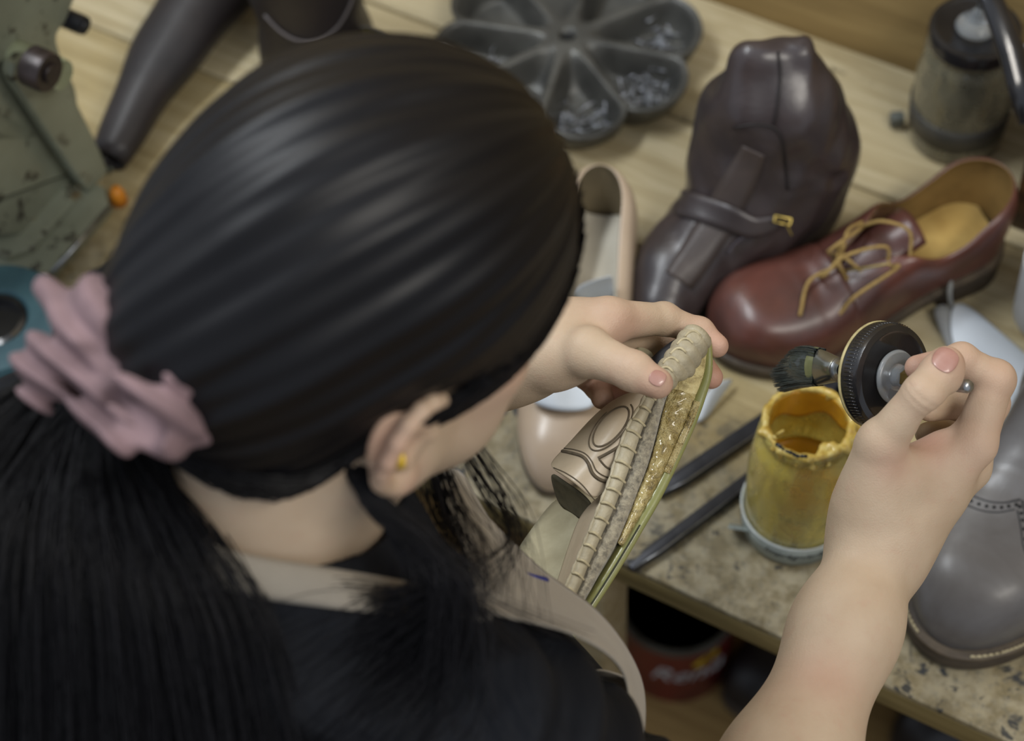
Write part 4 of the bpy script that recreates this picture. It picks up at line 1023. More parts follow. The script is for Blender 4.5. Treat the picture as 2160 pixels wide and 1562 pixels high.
# skin
t = NT('skin'); co = t.coord(); a = t.attr('blush'); n1 = t.noise(co, 22, 4, .6); n2 = t.noise(co, 90, 3, .6)
c = t.mix(t.ramp(n1, [(.3, (0, 0, 0, 1)), (.7, (1, 1, 1, 1))]), srgb(197, 176, 152), srgb(184, 161, 136))
c = t.mix(t.math('MULTIPLY', a.outputs['Fac'], 1.0), c, srgb(188, 130, 116)); c = t.mix(t.ramp(n2, [(.55, (0, 0, 0, 1)), (.8, (.25, .25, .25, 1))]), c, srgb(186, 140, 122))
t.set(col=c, rough=.55, sss=.07, spec=.3); t.b.inputs['Subsurface Radius'].default_value = (.012, .005, .003); t.b.inputs['Subsurface Scale'].default_value = .6
vr = t.voro(t.coord(), 900); t.bump(vr, .25, .0004); t.bump(t.noise(co, 320, 4, .7), .22, .0005); t.bump(t.noise(co, 60, 3, .6), .2, .0015); M_SKIN = t.m
person = empty('person', 'person with black ponytail, pink scrunchie, black shirt and beige apron, gluing a shoe', 'person', NB - Z * (NB.z - .0) )
person.location = (NB.x, NB.y, 0)
PL = person.location.copy()
allp = [HC, NB, SRJ, SLJ, ELR, ELL, WR, WL, *R_IDX, *L_IDX, NB + SPD * .62, HIP + N * .6 - Z * .5]
lo = [min(q[i] for q in allp) - .2 for i in range(3)]; hi = [max(q[i] for q in allp) + .2 for i in range(3)]
def sdf_legs(p, g=0.0):
    d = ell(p, HIP, (.155 + g, .12 + g, .11 + g), BTM)
    for sg in (1, -1):
        h = HIP + E * (.085 * sg) - Z * .01; k = h + N * .36 + E * (.03 * sg - .07) + Z * .0; k.z = .52; a = k - N * .05; a.z = .09
        d = smin(d, cone(p, h, k, .082 + g, .058 + g), .05); d = smin(d, cone(p, k, a, .056 + g, .040 + g), .03); d = smin(d, cone(p, a, a + N * .13 - Z * .04, .036 + g, .030 + g), .02)
    return d * .9
def torso_body(p): return smin(sdf_torso(p, -.016), sdf_legs(p, -.008), .05)
V, F = sdf_mesh([sdf_head, sdf_right, sdf_left, torso_body], lo, hi, HB)
def inp(V): return V - A3(PL)
body = np_mesh('body', inp(V), F, M_SKIN, person); mod(body, 'SMOOTH', factor=.5, iterations=2)
bl = np.zeros(len(V), np.float32)
for c_, r_, s_ in [(R_IDX[0], .022, .35), (R_IDX[1], .02, .3), (R_MID[1], .02, .4), (R_THB[2], .014, .25), (R_THB[3], .014, .55), (R_IDX[3], .016, .6), (R_IDX[2], .014, .4), (R_RNG[0], .02, .35), (D(1960, 930, 1.19), .018, .5), (D(2075, 900, 1.2), .02, .4), (D(1885, 970, 1.17), .015, .35),
                    (L_THB[3], .014, .55), (L_THB[2], .014, .3), (L_IDX[3], .016, .6), (L_IDX[2], .016, .35), (L_MID[3], .02, .7), (L_MID[2], .02, .6), (L_RNG[3], .025, .7), (L_LIT[2], .02, .6), (L_RNG[1], .03, .5), (L_IDX[0], .02, .3), (D(1310, 690, 1.2), .018, .4),
                    (HL(.085, -.03, -.02), .022, .45), (HL(.08, -.01, -.06), .014, .35), (HL(.06, .06, -.03), .03, .3), (D(1730, 1450, 1.15), .02, .45), (D(1690, 1500, 1.15), .02, .4), (ELR, .06, .2)]:
    bl = np.maximum(bl, s_ * np.exp(-(np.linalg.norm(V - A3(c_), axis=1) / r_) ** 2))
set_attr(body, 'blush', bl)
# nails
M_NAILS = simple('fingernail', srgb(168, 124, 112), srgb(180, 140, 128), .4, 60, coat=.4)
def nail(c_px, ax_a, ax_b, w, l, sdf, dep0, lab, sink=.0002):
    ax = (Vector(ax_b) - Vector(ax_a)).normalized(); c = march(*c_px, sdf, dep0)[0]
    V_ = []; F_ = []; side = ax.cross(FW).normalized(); nrm = side.cross(ax).normalized(); nrm = nrm if nrm.dot(FW) < 0 else -nrm
    for i in range(11):
        for j in range(11):
            a = -1 + i / 5; b = -1 + j / 5
            if True:
                sx = a * math.sqrt(1 - .42 * b * b); sy = b * math.sqrt(1 - .42 * a * a)
                V_.append(c + ax * (sx * l / 2) + side * (sy * w / 2) + nrm * .004)
    P_ = np.array([tuple(v) for v in V_], np.float32)
    for _ in range(12): P_ = P_ - np.outer(sdf(P_) - .00035, A3(nrm))
    F_ = [(i * 11 + j, i * 11 + j + 1, (i + 1) * 11 + j + 1, (i + 1) * 11 + j) for i in range(10) for j in range(10)]
    o = obj('fingernail', [Vector(p) - PL for p in P_], F_, M_NAILS, person); mod(o, 'SOLIDIFY', thickness=.0006, offset=0); mod(o, 'SUBSURF', levels=1, render_levels=1); return o
nail((1996, 758), R_THB[2], R_THB[3], .0142, .0155, sdf_right, 1.0, 'thumb'); nail((1387, 797), L_THB[2], L_THB[3], .0095, .0095, sdf_left, 1.0, 'thumb')
# ------------------------------------------------------------------ hair, scrunchie, earring
t = NT('black_hair'); t.set(col=t.mix(t.attr('tone').outputs['Fac'], srgb(9, 9, 12), srgb(28, 27, 31)), rough=.44, spec=.26, coat=0.0); t.b.inputs['Coat Roughness'].default_value = .5
M_HAIR = t.m
TIE = D(222, 800, .955)
TL = tol(A3(TIE)[None])[0]
HLY = [-.2, -.085, -.052, -.038, -.030, -.012, .010, .035, .062, .085, .115]
HLZ = [-.085, -.083, -.075, -.055, -.022, -.004, -.002, -.014, .008, .035, .075]
ER = np.array([.088, .108, .095], np.float32); EC = np.array([0, .006, .027], np.float32)
_ax = np.array([0, .10, .05]) - TL; _ax /= np.linalg.norm(_ax); AXU = np.cross(_ax, [1, 0, 0]); AXU /= np.linalg.norm(AXU); AXV = np.cross(_ax, AXU)
def sdf_cap(p):
    q = tol(p); d = ell(q, EC, ER)
    d = smin(d, ell(q, (0, -.06, .0), (.066, .05, .06)), .03)
    d = smin(d, ell(q, (.0, -.055, -.045), (.055, .035, .045)), .03)
    d = smin(d, cone(p, HL(0, -.085, -.0), TIE, .036, .020), .03)
    m_ = (np.interp(q[:, 1], HLY, HLZ) - q[:, 2]) * .75
    az = np.arctan2((q - TL) @ AXU, (q - TL) @ AXV); d = d + .0010 * np.sin(az * 23 + 1.5 * np.sin(q[:, 1] * 30)) + .0006 * np.sin(az * 61)
    return smax(d, m_, .010) * HS * .85
V, F = sdf_mesh([sdf_cap], [HC[i] - .19 for i in range(3)], [HC[i] + .19 for i in range(3)], HB * 1.4)
cap = np_mesh('hair', inp(V), F, M_HAIR, person); set_attr(cap, 'tone', np.full(len(V), .15, np.float32))
rg = np.random.default_rng(4)
def strands(name, P_, rad, tone, taper=.4):
    """P_: S x n x 3 world points -> three-sided tubes in one mesh"""
    S, n, _ = P_.shape
    t_ = np.gradient(P_, axis=1); t_ /= np.linalg.norm(t_, axis=2, keepdims=True) + 1e-9
    ref = np.array([.31, .2, .93]); a = np.cross(t_, ref); a /= np.linalg.norm(a, axis=2, keepdims=True) + 1e-9; b = np.cross(t_, a)
    r = np.asarray(rad).reshape(-1, 1) * (1 - (1 - taper) * np.linspace(0, 1, n) ** 2)[None]
    V = np.stack([P_ + (a * math.cos(w) + b * math.sin(w)) * r[..., None] for w in (0, 2.094, 4.189)], 2)
    i = (np.arange(S)[:, None, None] * n + np.arange(n - 1)[None, :, None]) * 3; k = np.arange(3)[None, None, :]; k2 = (k + 1) % 3
    F = np.stack([i + k, i + k2, i + 3 + k2, i + 3 + k], -1).reshape(-1, 4)
    o = np_mesh(name, V.reshape(-1, 3) - A3(PL), F, M_HAIR, person); set_attr(o, 'tone', np.repeat(tone, n * 3)); o['kind'] = 'stuff'; return o
def on_cap(P_, off, it=4):
    sh = P_.shape; p = P_.reshape(-1, 3).astype(np.float32); off = np.broadcast_to(off, sh[:2]).reshape(-1)
    for _ in range(it):
        q = tol(p); d = sdf_cap0(p) - off; e = .002
        g = np.stack([sdf_cap0(p + V3(e, 0, 0)) - sdf_cap0(p - V3(e, 0, 0)), sdf_cap0(p + V3(0, e, 0)) - sdf_cap0(p - V3(0, e, 0)), sdf_cap0(p + V3(0, 0, e)) - sdf_cap0(p - V3(0, 0, e))], 1)
        g /= np.linalg.norm(g, axis=1, keepdims=True) + 1e-9; p = p - g * d[:, None]
    return p.reshape(sh)
def sdf_cap0(p):
    q = tol(p); d = ell(q, EC, ER); d = smin(d, ell(q, (0, -.06, .0), (.066, .05, .06)), .03); d = smin(d, ell(q, (.0, -.055, -.045), (.055, .035, .045)), .03)
    return smin(d, cone(p, HL(0, -.085, -.0), TIE, .036, .020), .03) * HS
S = 3800 if FAST else 8000
u = rg.uniform(0, 1, S); n = 16
sd_ = np.where(rg.uniform(size=S) < .62, 1, -1)
# start on the hairline: forehead centre -> temple -> over the ear -> nape
hy = np.interp(u, [0, .3, .55, .75, .88, 1], [.118, .10, .060, .010, -.034, -.075]); hz = np.interp(u, [0, .3, .55, .75, .88, 1], [.062, .045, .004, .0, -.035, -.082])
hx = sd_ * np.interp(u, [0, .3, .55, .75, 1], [.0, .045, .080, .088, .05])
A = np.stack([hx, hy, hz], 1) + rg.normal(0, .004, (S, 3)); Bq = TL + rg.normal(0, .008, (S, 3))
f0 = rg.uniform(0, .55, S) ** 1.3 * (rg.uniform(size=S) < .75); tt = f0[:, None] + (1 - f0[:, None]) * np.linspace(0, 1, n)[None]
ua = (A - EC) / ER; ub = (Bq - EC) / ER; la = np.linalg.norm(ua, axis=1); lb = np.linalg.norm(ub, axis=1); ua /= la[:, None]; ub /= lb[:, None]
w = np.arccos(np.clip((ua * ub).sum(1), -1, 1))[:, None]; w = np.maximum(w, .05)
sl = (np.sin((1 - tt) * w)[..., None] * ua[:, None] + np.sin(tt * w)[..., None] * ub[:, None]) / np.sin(w)[..., None]
lift = np.sin(PI * tt) * rg.normal(.10, .09, S)[:, None]; sl = sl + lift[..., None] * np.array([0, .1, .9]); sl /= np.linalg.norm(sl, axis=2, keepdims=True)
Q = EC + sl * ER; W_ = Q * HS; W_ = W_ @ HM + A3(HC)
ang = rg.integers(0, 60, S); clump = .0012 * np.sin(ang)[:, None]
W_ = on_cap(W_, rg.uniform(-.0010, .0028, S)[:, None] + .0012 * np.sin(tt * 9 + ang[:, None]))
k_ = np.clip((tt - .93) / .07, 0, 1)[..., None]; W_ = W_ * (1 - k_) + (A3(TIE) + rg.normal(0, .006, (S, 1, 3))) * k_
strands('hair_strands', W_, rg.uniform(.00035, .0007, S), rg.uniform(0, .8, S) ** 2, .9)
def lock(name, ctrl, spread, S, rad, tone=(0, .6), n=22, wob=.004, jit0=.004):
    """ctrl: world points; spread: per-control lateral (x) and depth spread"""
    C_ = np.array([tuple(c) for c in ctrl], float); k = len(C_); R_ = A3(CR); Dn = A3(FW)
    ua = rg.normal(0, .55, S).clip(-1.3, 1.3); ub = rg.normal(0, .5, S).clip(-1.2, 1.2); T_ = np.linspace(0, k - 1, n)
    side = np.gradient(C_, axis=0); side = np.cross(side, Dn); side /= np.linalg.norm(side, axis=1, keepdims=True)
    out = np.zeros((S, n, 3)); ph = rg.uniform(0, 6.28, S); fr = rg.uniform(1.2, 2.6, S)
    ctl = C_[None] + side[None] * (ua[:, None] * np.array([s[0] for s in spread])[None])[..., None] + Dn[None, None] * (ub[:, None] * np.array([s[1] for s in spread])[None])[..., None]
    ctl += rg.normal(0, 1, ctl.shape) * (np.array([s[0] for s in spread]) * .03)[None, :, None]
    ex = np.concatenate([2 * ctl[:, :1] - ctl[:, 1:2], ctl, 2 * ctl[:, -1:] - ctl[:, -2:-1]], 1)
    for j, t0 in enumerate(T_):
        i = min(int(t0), k - 2); f = t0 - i; a, b, c, d = ex[:, i], ex[:, i + 1], ex[:, i + 2], ex[:, i + 3]
        out[:, j] = .5 * (2 * b + (c - a) * f + (2 * a - 5 * b + 4 * c - d) * f * f + (3 * b - a - 3 * c + d) * f ** 3)
        out[:, j] += R_[None] * (np.sin(ph + fr * t0) * wob * min(1, t0))[:, None]
    return strands(name, out, rg.uniform(rad[0], rad[1], S), rg.uniform(*tone, S) ** 1.5)
q_ = 1 if FAST else 2
def sdf_pony(p):
    a = chainc(p, [TIE, D(160, 930, .985), D(125, 1120, .995), D(95, 1400, 1.0), D(90, 1850, 1.02)], [.018, .030, .046, .056, .062], .02)
    b = chainc(p, [TIE, D(235, 930, .98), D(270, 1120, .985), D(330, 1400, .995), D(380, 1850, 1.02)], [.016, .022, .028, .034, .04], .02)
    d = smin(a, b, .03); g = p - A3(TIE); x = g @ A3(CR); y = -(g @ A3(CU)) + .03; ph = np.arctan2(x + .01, y)
    return (d + .0022 * np.sin(ph * 26) * np.clip(y * 8, 0, 1) + .0012 * np.sin(ph * 61 + 1) * np.clip(y * 8, 0, 1)) * .8
V, F = sdf_mesh([sdf_pony], [D(100, 1300, .98)[i] - .26 for i in range(3)], [D(100, 1300, .98)[i] + .26 for i in range(3)], HB * 1.6)
pm = np_mesh('ponytail', inp(V), F, M_HAIR, person); set_attr(pm, 'tone', np.full(len(V), .2, np.float32)); mod(pm, 'SMOOTH', factor=.5, iterations=2)
# ponytail strands: falls from the tie over the back
lock('ponytail_strands', [TIE + HF * .02, TIE, D(165, 900, .955), D(110, 1080, .94), D(90, 1300, .94), D(100, 1700, .96)], [(.012, .012), (.012, .012), (.030, .02), (.062, .028), (.085, .03), (.10, .03)], 4200 * q_, (.00028, .0005), (0, .8), wob=.002)
lock('ponytail_strands', [TIE + HF * .02, TIE, D(230, 900, .955), D(265, 1080, .95), D(320, 1300, .955), D(400, 1700, .99)], [(.01, .012), (.01, .012), (.016, .02), (.026, .02), (.034, .025), (.05, .03)], 2200 * q_, (.00028, .0005), (0, .8), wob=.002)
# loose lock behind the ear falling over the shoulder
lock('loose_lock', [HL(.072, -.036, -.005), D(748, 960, .905), D(782, 1045, .905), D(880, 1145, .915), D(955, 1260, .93), D(1000, 1400, .96)], [(.002, .002), (.0025, .002), (.003, .003), (.005, .006), (.010, .010), (.045, .02)], 110 * q_, (.00022, .0004), (.2, 1), wob=.003)
lock('loose_lock', [D(770, 1030, .905), D(870, 1140, .915), D(935, 1240, .925), D(860, 1370, .945), D(720, 1480, .95), D(560, 1640, .96)], [(.002, .003), (.004, .004), (.012, .01), (.04, .015), (.05, .02), (.06, .02)], 200 * q_, (.0002, .0004), (.4, 1), wob=.006)
lock('loose_lock', [D(905, 935, 1.06), D(945, 1070, 1.02), D(985, 1160, .99), D(1010, 1260, .985)], [(.010, .006), (.012, .008), (.016, .01), (.02, .014)], 50 * q_, (.0002, .00035), (.4, 1), wob=.004)
lock('loose_lock', [D(960, 900, 1.07), D(1048, 1050, 1.03), D(1085, 1150, 1.0), D(1030, 1260, .985)], [(.006, .005), (.008, .008), (.008, .01), (.03, .014)], 22 * q_, (.0002, .0004), (.3, 1), wob=.004)
# scrunchie
M_PINK = simple('pink_cloth', srgb(136, 112, 115), srgb(114, 93, 96), .9, 40, .3, 500, .0005)
def D_(x, y, d): return D(x, y, d)
def flat(p, a, b, r1, r2, k):
    """a cone squashed toward the viewer"""
    return cone(p, a, b, r1, r2)
SCX = A3(CR); SCY = A3(CU)
def sdf_scr(p):
    p = p + A3(FW) * .055 - A3(CR) * .016; a = (p - A3(TIE)); gx = a @ SCX; gy = a @ SCY
    d = cone(p, D_(215, 690, .925), D_(300, 850, .905), .020, .023)
    d = smin(d, cone(p, D_(165, 690, .93), D_(225, 840, .92), .014, .012), .008)
    d = smin(d, cone(p, D_(130, 745, .925), D_(235, 890, .915), .010, .009), .006)
    d = smin(d, cone(p, D_(75, 620, .945), D_(185, 680, .93), .005, .014), .010)
    d = smin(d, cone(p, D_(85, 785, .945), D_(150, 745, .93), .013, .012), .010)
    d = smin(d, cone(p, D_(80, 760, .945), D_(110, 820, .945), .010, .006), .012)
    d = smin(d, cone(p, D_(345, 868, .908), D_(380, 915, .912), .012, .006), .006)
    d = smin(d, cone(p, D_(300, 880, .905), D_(310, 915, .908), .012, .006), .006)
    d = smin(d, cone(p, D_(190, 860, .92), D_(212, 905, .925), .009, .004), .006)
    d = smin(d, cone(p, D_(250, 680, .93), D_(330, 790, .918), .018, .016), .012)
    fold = np.sin((gx * .84 + gy * .50) * 330 + 6 * np.sin(gy * 45)) ; d = d + .0038 * fold * np.exp(-(gx * gx + gy * gy) / .0045)
    for (x0, y0, x1, y1, r) in ((185, 745, 265, 870, .0050), (120, 640, 165, 690, .0055), (262, 762, 300, 775, .0045), (235, 850, 275, 905, .006), (140, 760, 190, 850, .0035), (225, 700, 232, 745, .0035), (295, 720, 300, 770, .003)):
        d = smax(d, -cone(p, D_(x0, y0, .900), D_(x1, y1, .893), r * 1.5, r * 1.5), .006)
    return d * .8
V, F = sdf_mesh([sdf_scr], [TIE[i] - .14 for i in range(3)], [TIE[i] + .14 for i in range(3)], HB * .8)
scr = np_mesh('scrunchie', inp(V), F, M_PINK, person); mod(scr, 'SMOOTH', factor=.5, iterations=3); scr['label'] = 'dusty pink cloth scrunchie'
# earring: a small brass cube set in the lobe
ec = march(845, 972, sdf_head, .6)[0]
er = MB().box((0, 0, 0), (.0042, .0042, .0068), frame(Vector(), CR * .9 + CU * .1, CU).to_3x3(), bev=.0006).build('earring', simple('gold', srgb(196, 166, 40), srgb(160, 130, 26), .35, 90, metal=.6), person, auto=30)
er.location = ec - FW * .001 - PL; er['label'] = 'small square golden earring'
# ------------------------------------------------------------------ shirt and apron
t = NT('black_knit'); co = t.coord(); n1 = t.noise(co, 9, 4, .6, .6)
t.set(col=t.mix(n1, srgb(19, 22, 29), srgb(11, 13, 18)), rough=.8, spec=.25); t.bump(n1, 1, .02); t.bump(t.noise(co, 900, 2), .2, .0004); M_SHIRT = t.m
NKA = A3(NB - Z * .02); NKB = A3(HL(0, -.02, -.06))
def sdf_shirt(p):
    d = sdf_torso(p, .008); arm = cone(p, SRJ, SRJ.lerp(ELR, .80), .058, .055); d = smin(d, arm, .03)
    arm = cone(p, SLJ, SLJ.lerp(ELL, .7), .062, .056); d = smin(d, arm, .03)
    a = p - A3(NB); e_ = a @ A3(E); z_ = a @ A3(Z); n_ = a @ A3(N)
    d = d + .0045 * np.sin((e_ * .8 - z_ * .9 + n_ * .5) * 110 + 4 * np.sin(e_ * 28)) * np.clip((e_ - .04) / .08, 0, 1) + .002 * np.sin((z_ + e_ * .3) * 120 + n_ * 60)
    d = smin(d, cone(p, NB - Z * .02, NB + Z * .002 - N * .006, .066, .0645), .012)
    d = smin(d, cone(p, D(1060, 1420, 1.10), D(1130, 1510, 1.13), .036, .036), .02)
    d = smin(d, cone(p, D(1120, 1380, 1.135), D(1238, 1520, 1.17), .024, .028), .02)
    neck = cone(p, NKA, NKB, .060, .059); d = smax(d, -(neck - .001), .004)
    return d * .85
lo2 = [min(q[i] for q in (NB, SRJ, SLJ, ELR, NB + SPD * .45)) - .17 for i in range(3)]; hi2 = [max(q[i] for q in (NB, SRJ, SLJ, ELR, NB + SPD * .45)) + .17 for i in range(3)]
V, F = sdf_mesh([sdf_shirt], lo2, hi2, HB * 1.8)
shirt = np_mesh('shirt', inp(V), F, M_SHIRT, person); mod(shirt, 'SMOOTH', factor=.5, iterations=2)
# collar rib
t = NT('apron_cloth'); co = t.coord('Object'); n1 = t.noise(co, 30, 4, .6)
w1 = t.wave(t.coord('Object', rot=(.4, .2, .9)), 420, 0, 0); w2 = t.wave(t.coord('Object', rot=(1.2, .8, -.6)), 420, 0, 0)
t.set(col=t.mix(n1, srgb(160, 152, 138), srgb(140, 132, 120)), rough=.9, sheen=.2); t.bump(w1, .15, .0003); t.bump(w2, .12, .0003); t.bump(n1, .3, .003); M_APRON = t.m
def ribbon(name, pts, mat, off=.002, thick=.002, cols=7, sub=1):
    """pts: (x, y, half width px, normal twist); laid on the shirt"""
    sp_ = spline(pts, 60); L = []; 
    xs = []; ys = []
    for i, q in enumerate(sp_):
        t_ = np.array(sp_[min(i + 1, 59)][:2]) - np.array(sp_[max(i - 1, 0)][:2]); t_ = t_ / np.linalg.norm(t_); nn = np.array([-t_[1], t_[0]])
        for j in range(cols):
            k = -1 + 2 * j / (cols - 1); xs.append(q[0] + nn[0] * q[2] * k); ys.append(q[1] + nn[1] * q[2] * k)
    W = march(xs, ys, lambda p: np.minimum(sdf_shirt(p), sdf_head(p)), .6, off)
    dep = np.array([(w - CAM).dot(FW) for w in W]).reshape(60, cols)
    for _ in range(6):
        dep[1:-1] = (dep[:-2] + dep[1:-1] * 2 + dep[2:]) / 4
    dep = np.minimum(dep, np.array([(w - CAM).dot(FW) for w in W]).reshape(60, cols))
    dep = dep - (.0018 * (1 - np.linspace(-1, 1, cols) ** 2))[None]
    V_ = [D(x, y, d) - PL for x, y, d in zip(xs, ys, dep.ravel())]
    F_ = [(i * cols + j, i * cols + j + 1, (i + 1) * cols + j + 1, (i + 1) * cols + j) for i in range(59) for j in range(cols - 1)]
    o = obj(name, V_, F_, mat, person); mod(o, 'SOLIDIFY', thickness=thick); return o
ribbon('apron_strap', [(212, 930, 14), (235, 1020, 20), (300, 1095, 30), (400, 1165, 38), (520, 1212, 43), (700, 1240, 42), (860, 1262, 36), (960, 1278, 28), (1040, 1285, 26)], M_APRON)['label'] = 'beige apron neck strap'
DA = 1.0
rows = [
 [(925, 990, 1.10), (952, 990, 1.095), (978, 1000, 1.10)],
 [(930, 1065, 1.06), (975, 1078, 1.055), (1018, 1092, 1.085)],
 [(985, 1165, 1.03), (1040, 1158, 1.04), (1084, 1150, 1.085)],
 [(990, 1262, .99), (1080, 1240, 1.02), (1150, 1217, 1.085)],
 [(1030, 1300, .975), (1150, 1285, 1.01), (1243, 1272, 1.09)],
 [(1180, 1322, .985), (1250, 1325, 1.02), (1305, 1343, 1.09)],
 [(1290, 1378, 1.02), (1325, 1392, 1.05), (1350, 1425, 1.10)],
 [(1335, 1450, 1.07), (1350, 1465, 1.09), (1360, 1490, 1.12)],
 [(1310, 1620, 1.10), (1335, 1620, 1.12), (1345, 1630, 1.14)]]
def bdep(q):
    w = march(q[0], q[1], sdf_shirt, .6, .0, 120)[0]; ds = (w - CAM).dot(FW)
    return min(q[2], ds - .010) if ds < 1.3 else q[2]
bib = sheet('apron_bib', [[D(q[0], q[1], bdep(q)) - PL for q in r_] for r_ in rows], M_APRON, person, thick=.0016, sub=3); bib['label'] = 'beige apron bib with blue stitching'
inn = sheet('apron_inner', [[D(*q) - PL for q in r_] for r_ in [[(1230, 1400, 1.12), (1300, 1415, 1.13), (1352, 1440, 1.108)], [(1240, 1500, 1.2), (1310, 1500, 1.19), (1357, 1500, 1.125)], [(1230, 1640, 1.24), (1300, 1640, 1.2), (1343, 1640, 1.145)]]], M_APRON, person, thick=.0016, sub=3)
inn['label'] = 'inner face of the apron edge'
M_BLUE = simple('blue_thread', srgb(48, 54, 130), srgb(38, 44, 110), .6, 200)
ln_ = lambda pts, r: MB().tube([Vector(q) - PL for q in spline([D(*q) for q in pts], 16)], r, 6)
ln_([(972, 1018, 1.094), (982, 1040, 1.09), (992, 1060, 1.088)], [.0006 + .0022 * math.sin(PI * i / 15) for i in range(16)]).build('blue_stitch', M_BLUE, person)
ln_([(978, 1062, 1.075), (988, 1085, 1.07), (1006, 1118, 1.068)], [.0006 + .0022 * math.sin(PI * i / 15) for i in range(16)]).build('blue_stitch', M_BLUE, person)
ln_([(1020, 1170, 1.03), (1060, 1192, 1.045), (1110, 1212, 1.055), (1152, 1224, 1.07)], [.0006 + .0014 * (i / 15) for i in range(16)]).build('blue_stitch', M_BLUE, person)

# trousers and stool, mostly out of the picture
V, F = sdf_mesh([lambda p: sdf_legs(p, .006)], [min(HIP[i], HIP[i] + N[i] * .6) - .28 - (.7 if i == 2 else 0) for i in range(3)], [max(HIP[i], HIP[i] + N[i] * .6) + .28 for i in range(3)], .006)
np_mesh('trousers', inp(V), F, simple('dark_trousers', srgb(30, 32, 38), srgb(22, 24, 30), .85, 20, .3), person)
sx = HIP - Z * .118; stool = empty('stool', 'round wooden stool under the seated person', 'stool', (sx.x, sx.y, 0)); sh_ = sx.z - .005
MB().lathe([(0, sh_ - .035), (.15, sh_ - .035), (.16, sh_ - .025), (.16, sh_ - .008), (.15, sh_), (0, sh_)], 40).build('seat', M_PLANK, stool, auto=40)
for k in range(4):
    a = PI / 4 + k * PI / 2; MB().tube([(.10 * math.cos(a), .10 * math.sin(a), sh_ - .034), (.15 * math.cos(a), .15 * math.sin(a), 0)], .016, 12).build('leg', M_PLANK, stool)
# ------------------------------------------------------------------ the shoe being glued
# rows down the shoe: y0 and, across it, sole edge R, glue line G, peeled margin M, seam S, leather edge L
ROWS = [((1499, 710), (1484, 708), (1478, 712), (1466, 700), (1446, 702), 1.222),
        ((1503, 740), (1487, 740), (1478, 748), (1455, 738), (1428, 730), 1.220),
        ((1502, 790), (1484, 788), (1436, 782), (1428, 778), (1405, 768), 1.217),
        ((1488, 840), (1467, 835), (1412, 825), (1395, 815), (1378, 808), 1.213),
        ((1470, 890), (1449, 884), (1398, 868), (1374, 858), (1356, 850), 1.209),
        ((1446, 945), (1425, 938), (1385, 925), (1352, 910), (1328, 897), 1.204),
        ((1418, 1005), (1398, 997), (1368, 985), (1333, 968), (1305, 955), 1.198),
        ((1390, 1060), (1369, 1051), (1346, 1042), (1312, 1025), (1287, 1015), 1.192),
        ((1358, 1115), (1337, 1106), (1324, 1099), (1290, 1080), (1265, 1070), 1.186),
        ((1325, 1172), (1303, 1162), (1298, 1158), (1263, 1138), (1242, 1127), 1.180),
        ((1288, 1232), (1266, 1222), (1262, 1219), (1238, 1196), (1217, 1186), 1.173),
        ((1250, 1290), (1228, 1282), (1226, 1280), (1214, 1252), (1194, 1238), 1.166),
        ((1190, 1380), (1168, 1372), (1166, 1370), (1155, 1345), (1135, 1330), 1.155)]
NR_ = 110
def curve(k, dd=0.0, dx=0.0):
    return spline([(r[k][0] + dx, r[k][1], r[5] + dd) for r in ROWS], NR_)
CVR, CVG, CVM, CVS, CVL = [curve(k) for k in range(5)]
held = empty('held_shoe', 'beige woven-edge shoe with olive sole held in the hand, its peeled side coated with glue', 'shoe', D(1380, 960, 1.2))
HO = held.location.copy()
def strip(name, cols, mat, thick=0, f=None, par=held, sub=0):
    """cols: list of per-row (x, y, depth) curves"""
    V = []; F = []; n = len(cols[0]); c = len(cols)
    for i in range(n):
        for j in range(c):
            x, y, d = cols[j][i]
            if f: d += f(i / (n - 1), j / (c - 1))
            V.append(D(x, y, d) - HO)
    for i in range(n - 1):
        for j in range(c - 1): a = i * c + j; F.append((a, a + 1, a + c + 1, a + c))
    o = obj(name, V, F, mat, par)
    if thick: mod(o, 'SOLIDIFY', thickness=thick, offset=0)
    if sub: mod(o, 'SUBSURF', levels=sub, render_levels=sub)
    return o
def mixc(a, b, t, dd=0): return [(x0 + (x1 - x0) * t, y0 + (y1 - y0) * t, d0 + (d1 - d0) * t + dd) for (x0, y0, d0), (x1, y1, d1) in zip(a, b)]
t = NT('olive_rubber'); co = t.coord(); n1 = t.noise(co, 50, 4)
t.set(col=t.mix(n1, srgb(120, 124, 66), srgb(146, 144, 92)), rough=.32, coat=.4); t.bump(n1, .2, .002); M_OLV = t.m
t = NT('wet_yellow_glue'); co = t.coord(); n1 = t.noise(co, 110, 5, .7, .5); n2 = t.noise(co, 300, 3, .7)
t.set(col=t.ramp(n1, [(.3, srgb(96, 84, 50)), (.44, srgb(160, 140, 84)), (.6, srgb(196, 180, 126)), (.75, srgb(180, 164, 106))]), rough=t.ramp(n2, [(.4, (.16,) * 3), (.6, (.5,) * 3)]), coat=.7); t.b.inputs['Coat Roughness'].default_value = .08
t.bump(n1, .8, .003); t.bump(n2, 1.0, .003); M_WET = t.m
t = NT('dry_glue'); co = t.coord(); n1 = t.noise(co, 120, 5, .7, .5)
t.set(col=t.ramp(n1, [(.3, srgb(136, 118, 74)), (.5, srgb(206, 190, 136)), (.7, srgb(220, 208, 160))]), rough=.6); t.bump(n1, .8, .003); M_DRYG = t.m
t = NT('rough_margin'); co = t.coord(); n1 = t.noise(co, 260, 5, .75); n2 = t.noise(co, 40, 3)
t.set(col=t.mix(t.ramp(n1, [(.35, (0, 0, 0, 1)), (.62, (1, 1, 1, 1))]), srgb(104, 98, 84), srgb(176, 166, 142)), rough=.9, sheen=.4); t.bump(n1, .9, .0025); t.bump(n2, .3, .004); M_FUZZ = t.m
M_SEAM = leather('seam_leather', srgb(178, 168, 142), srgb(148, 138, 114), .55, .05, 60, .7)
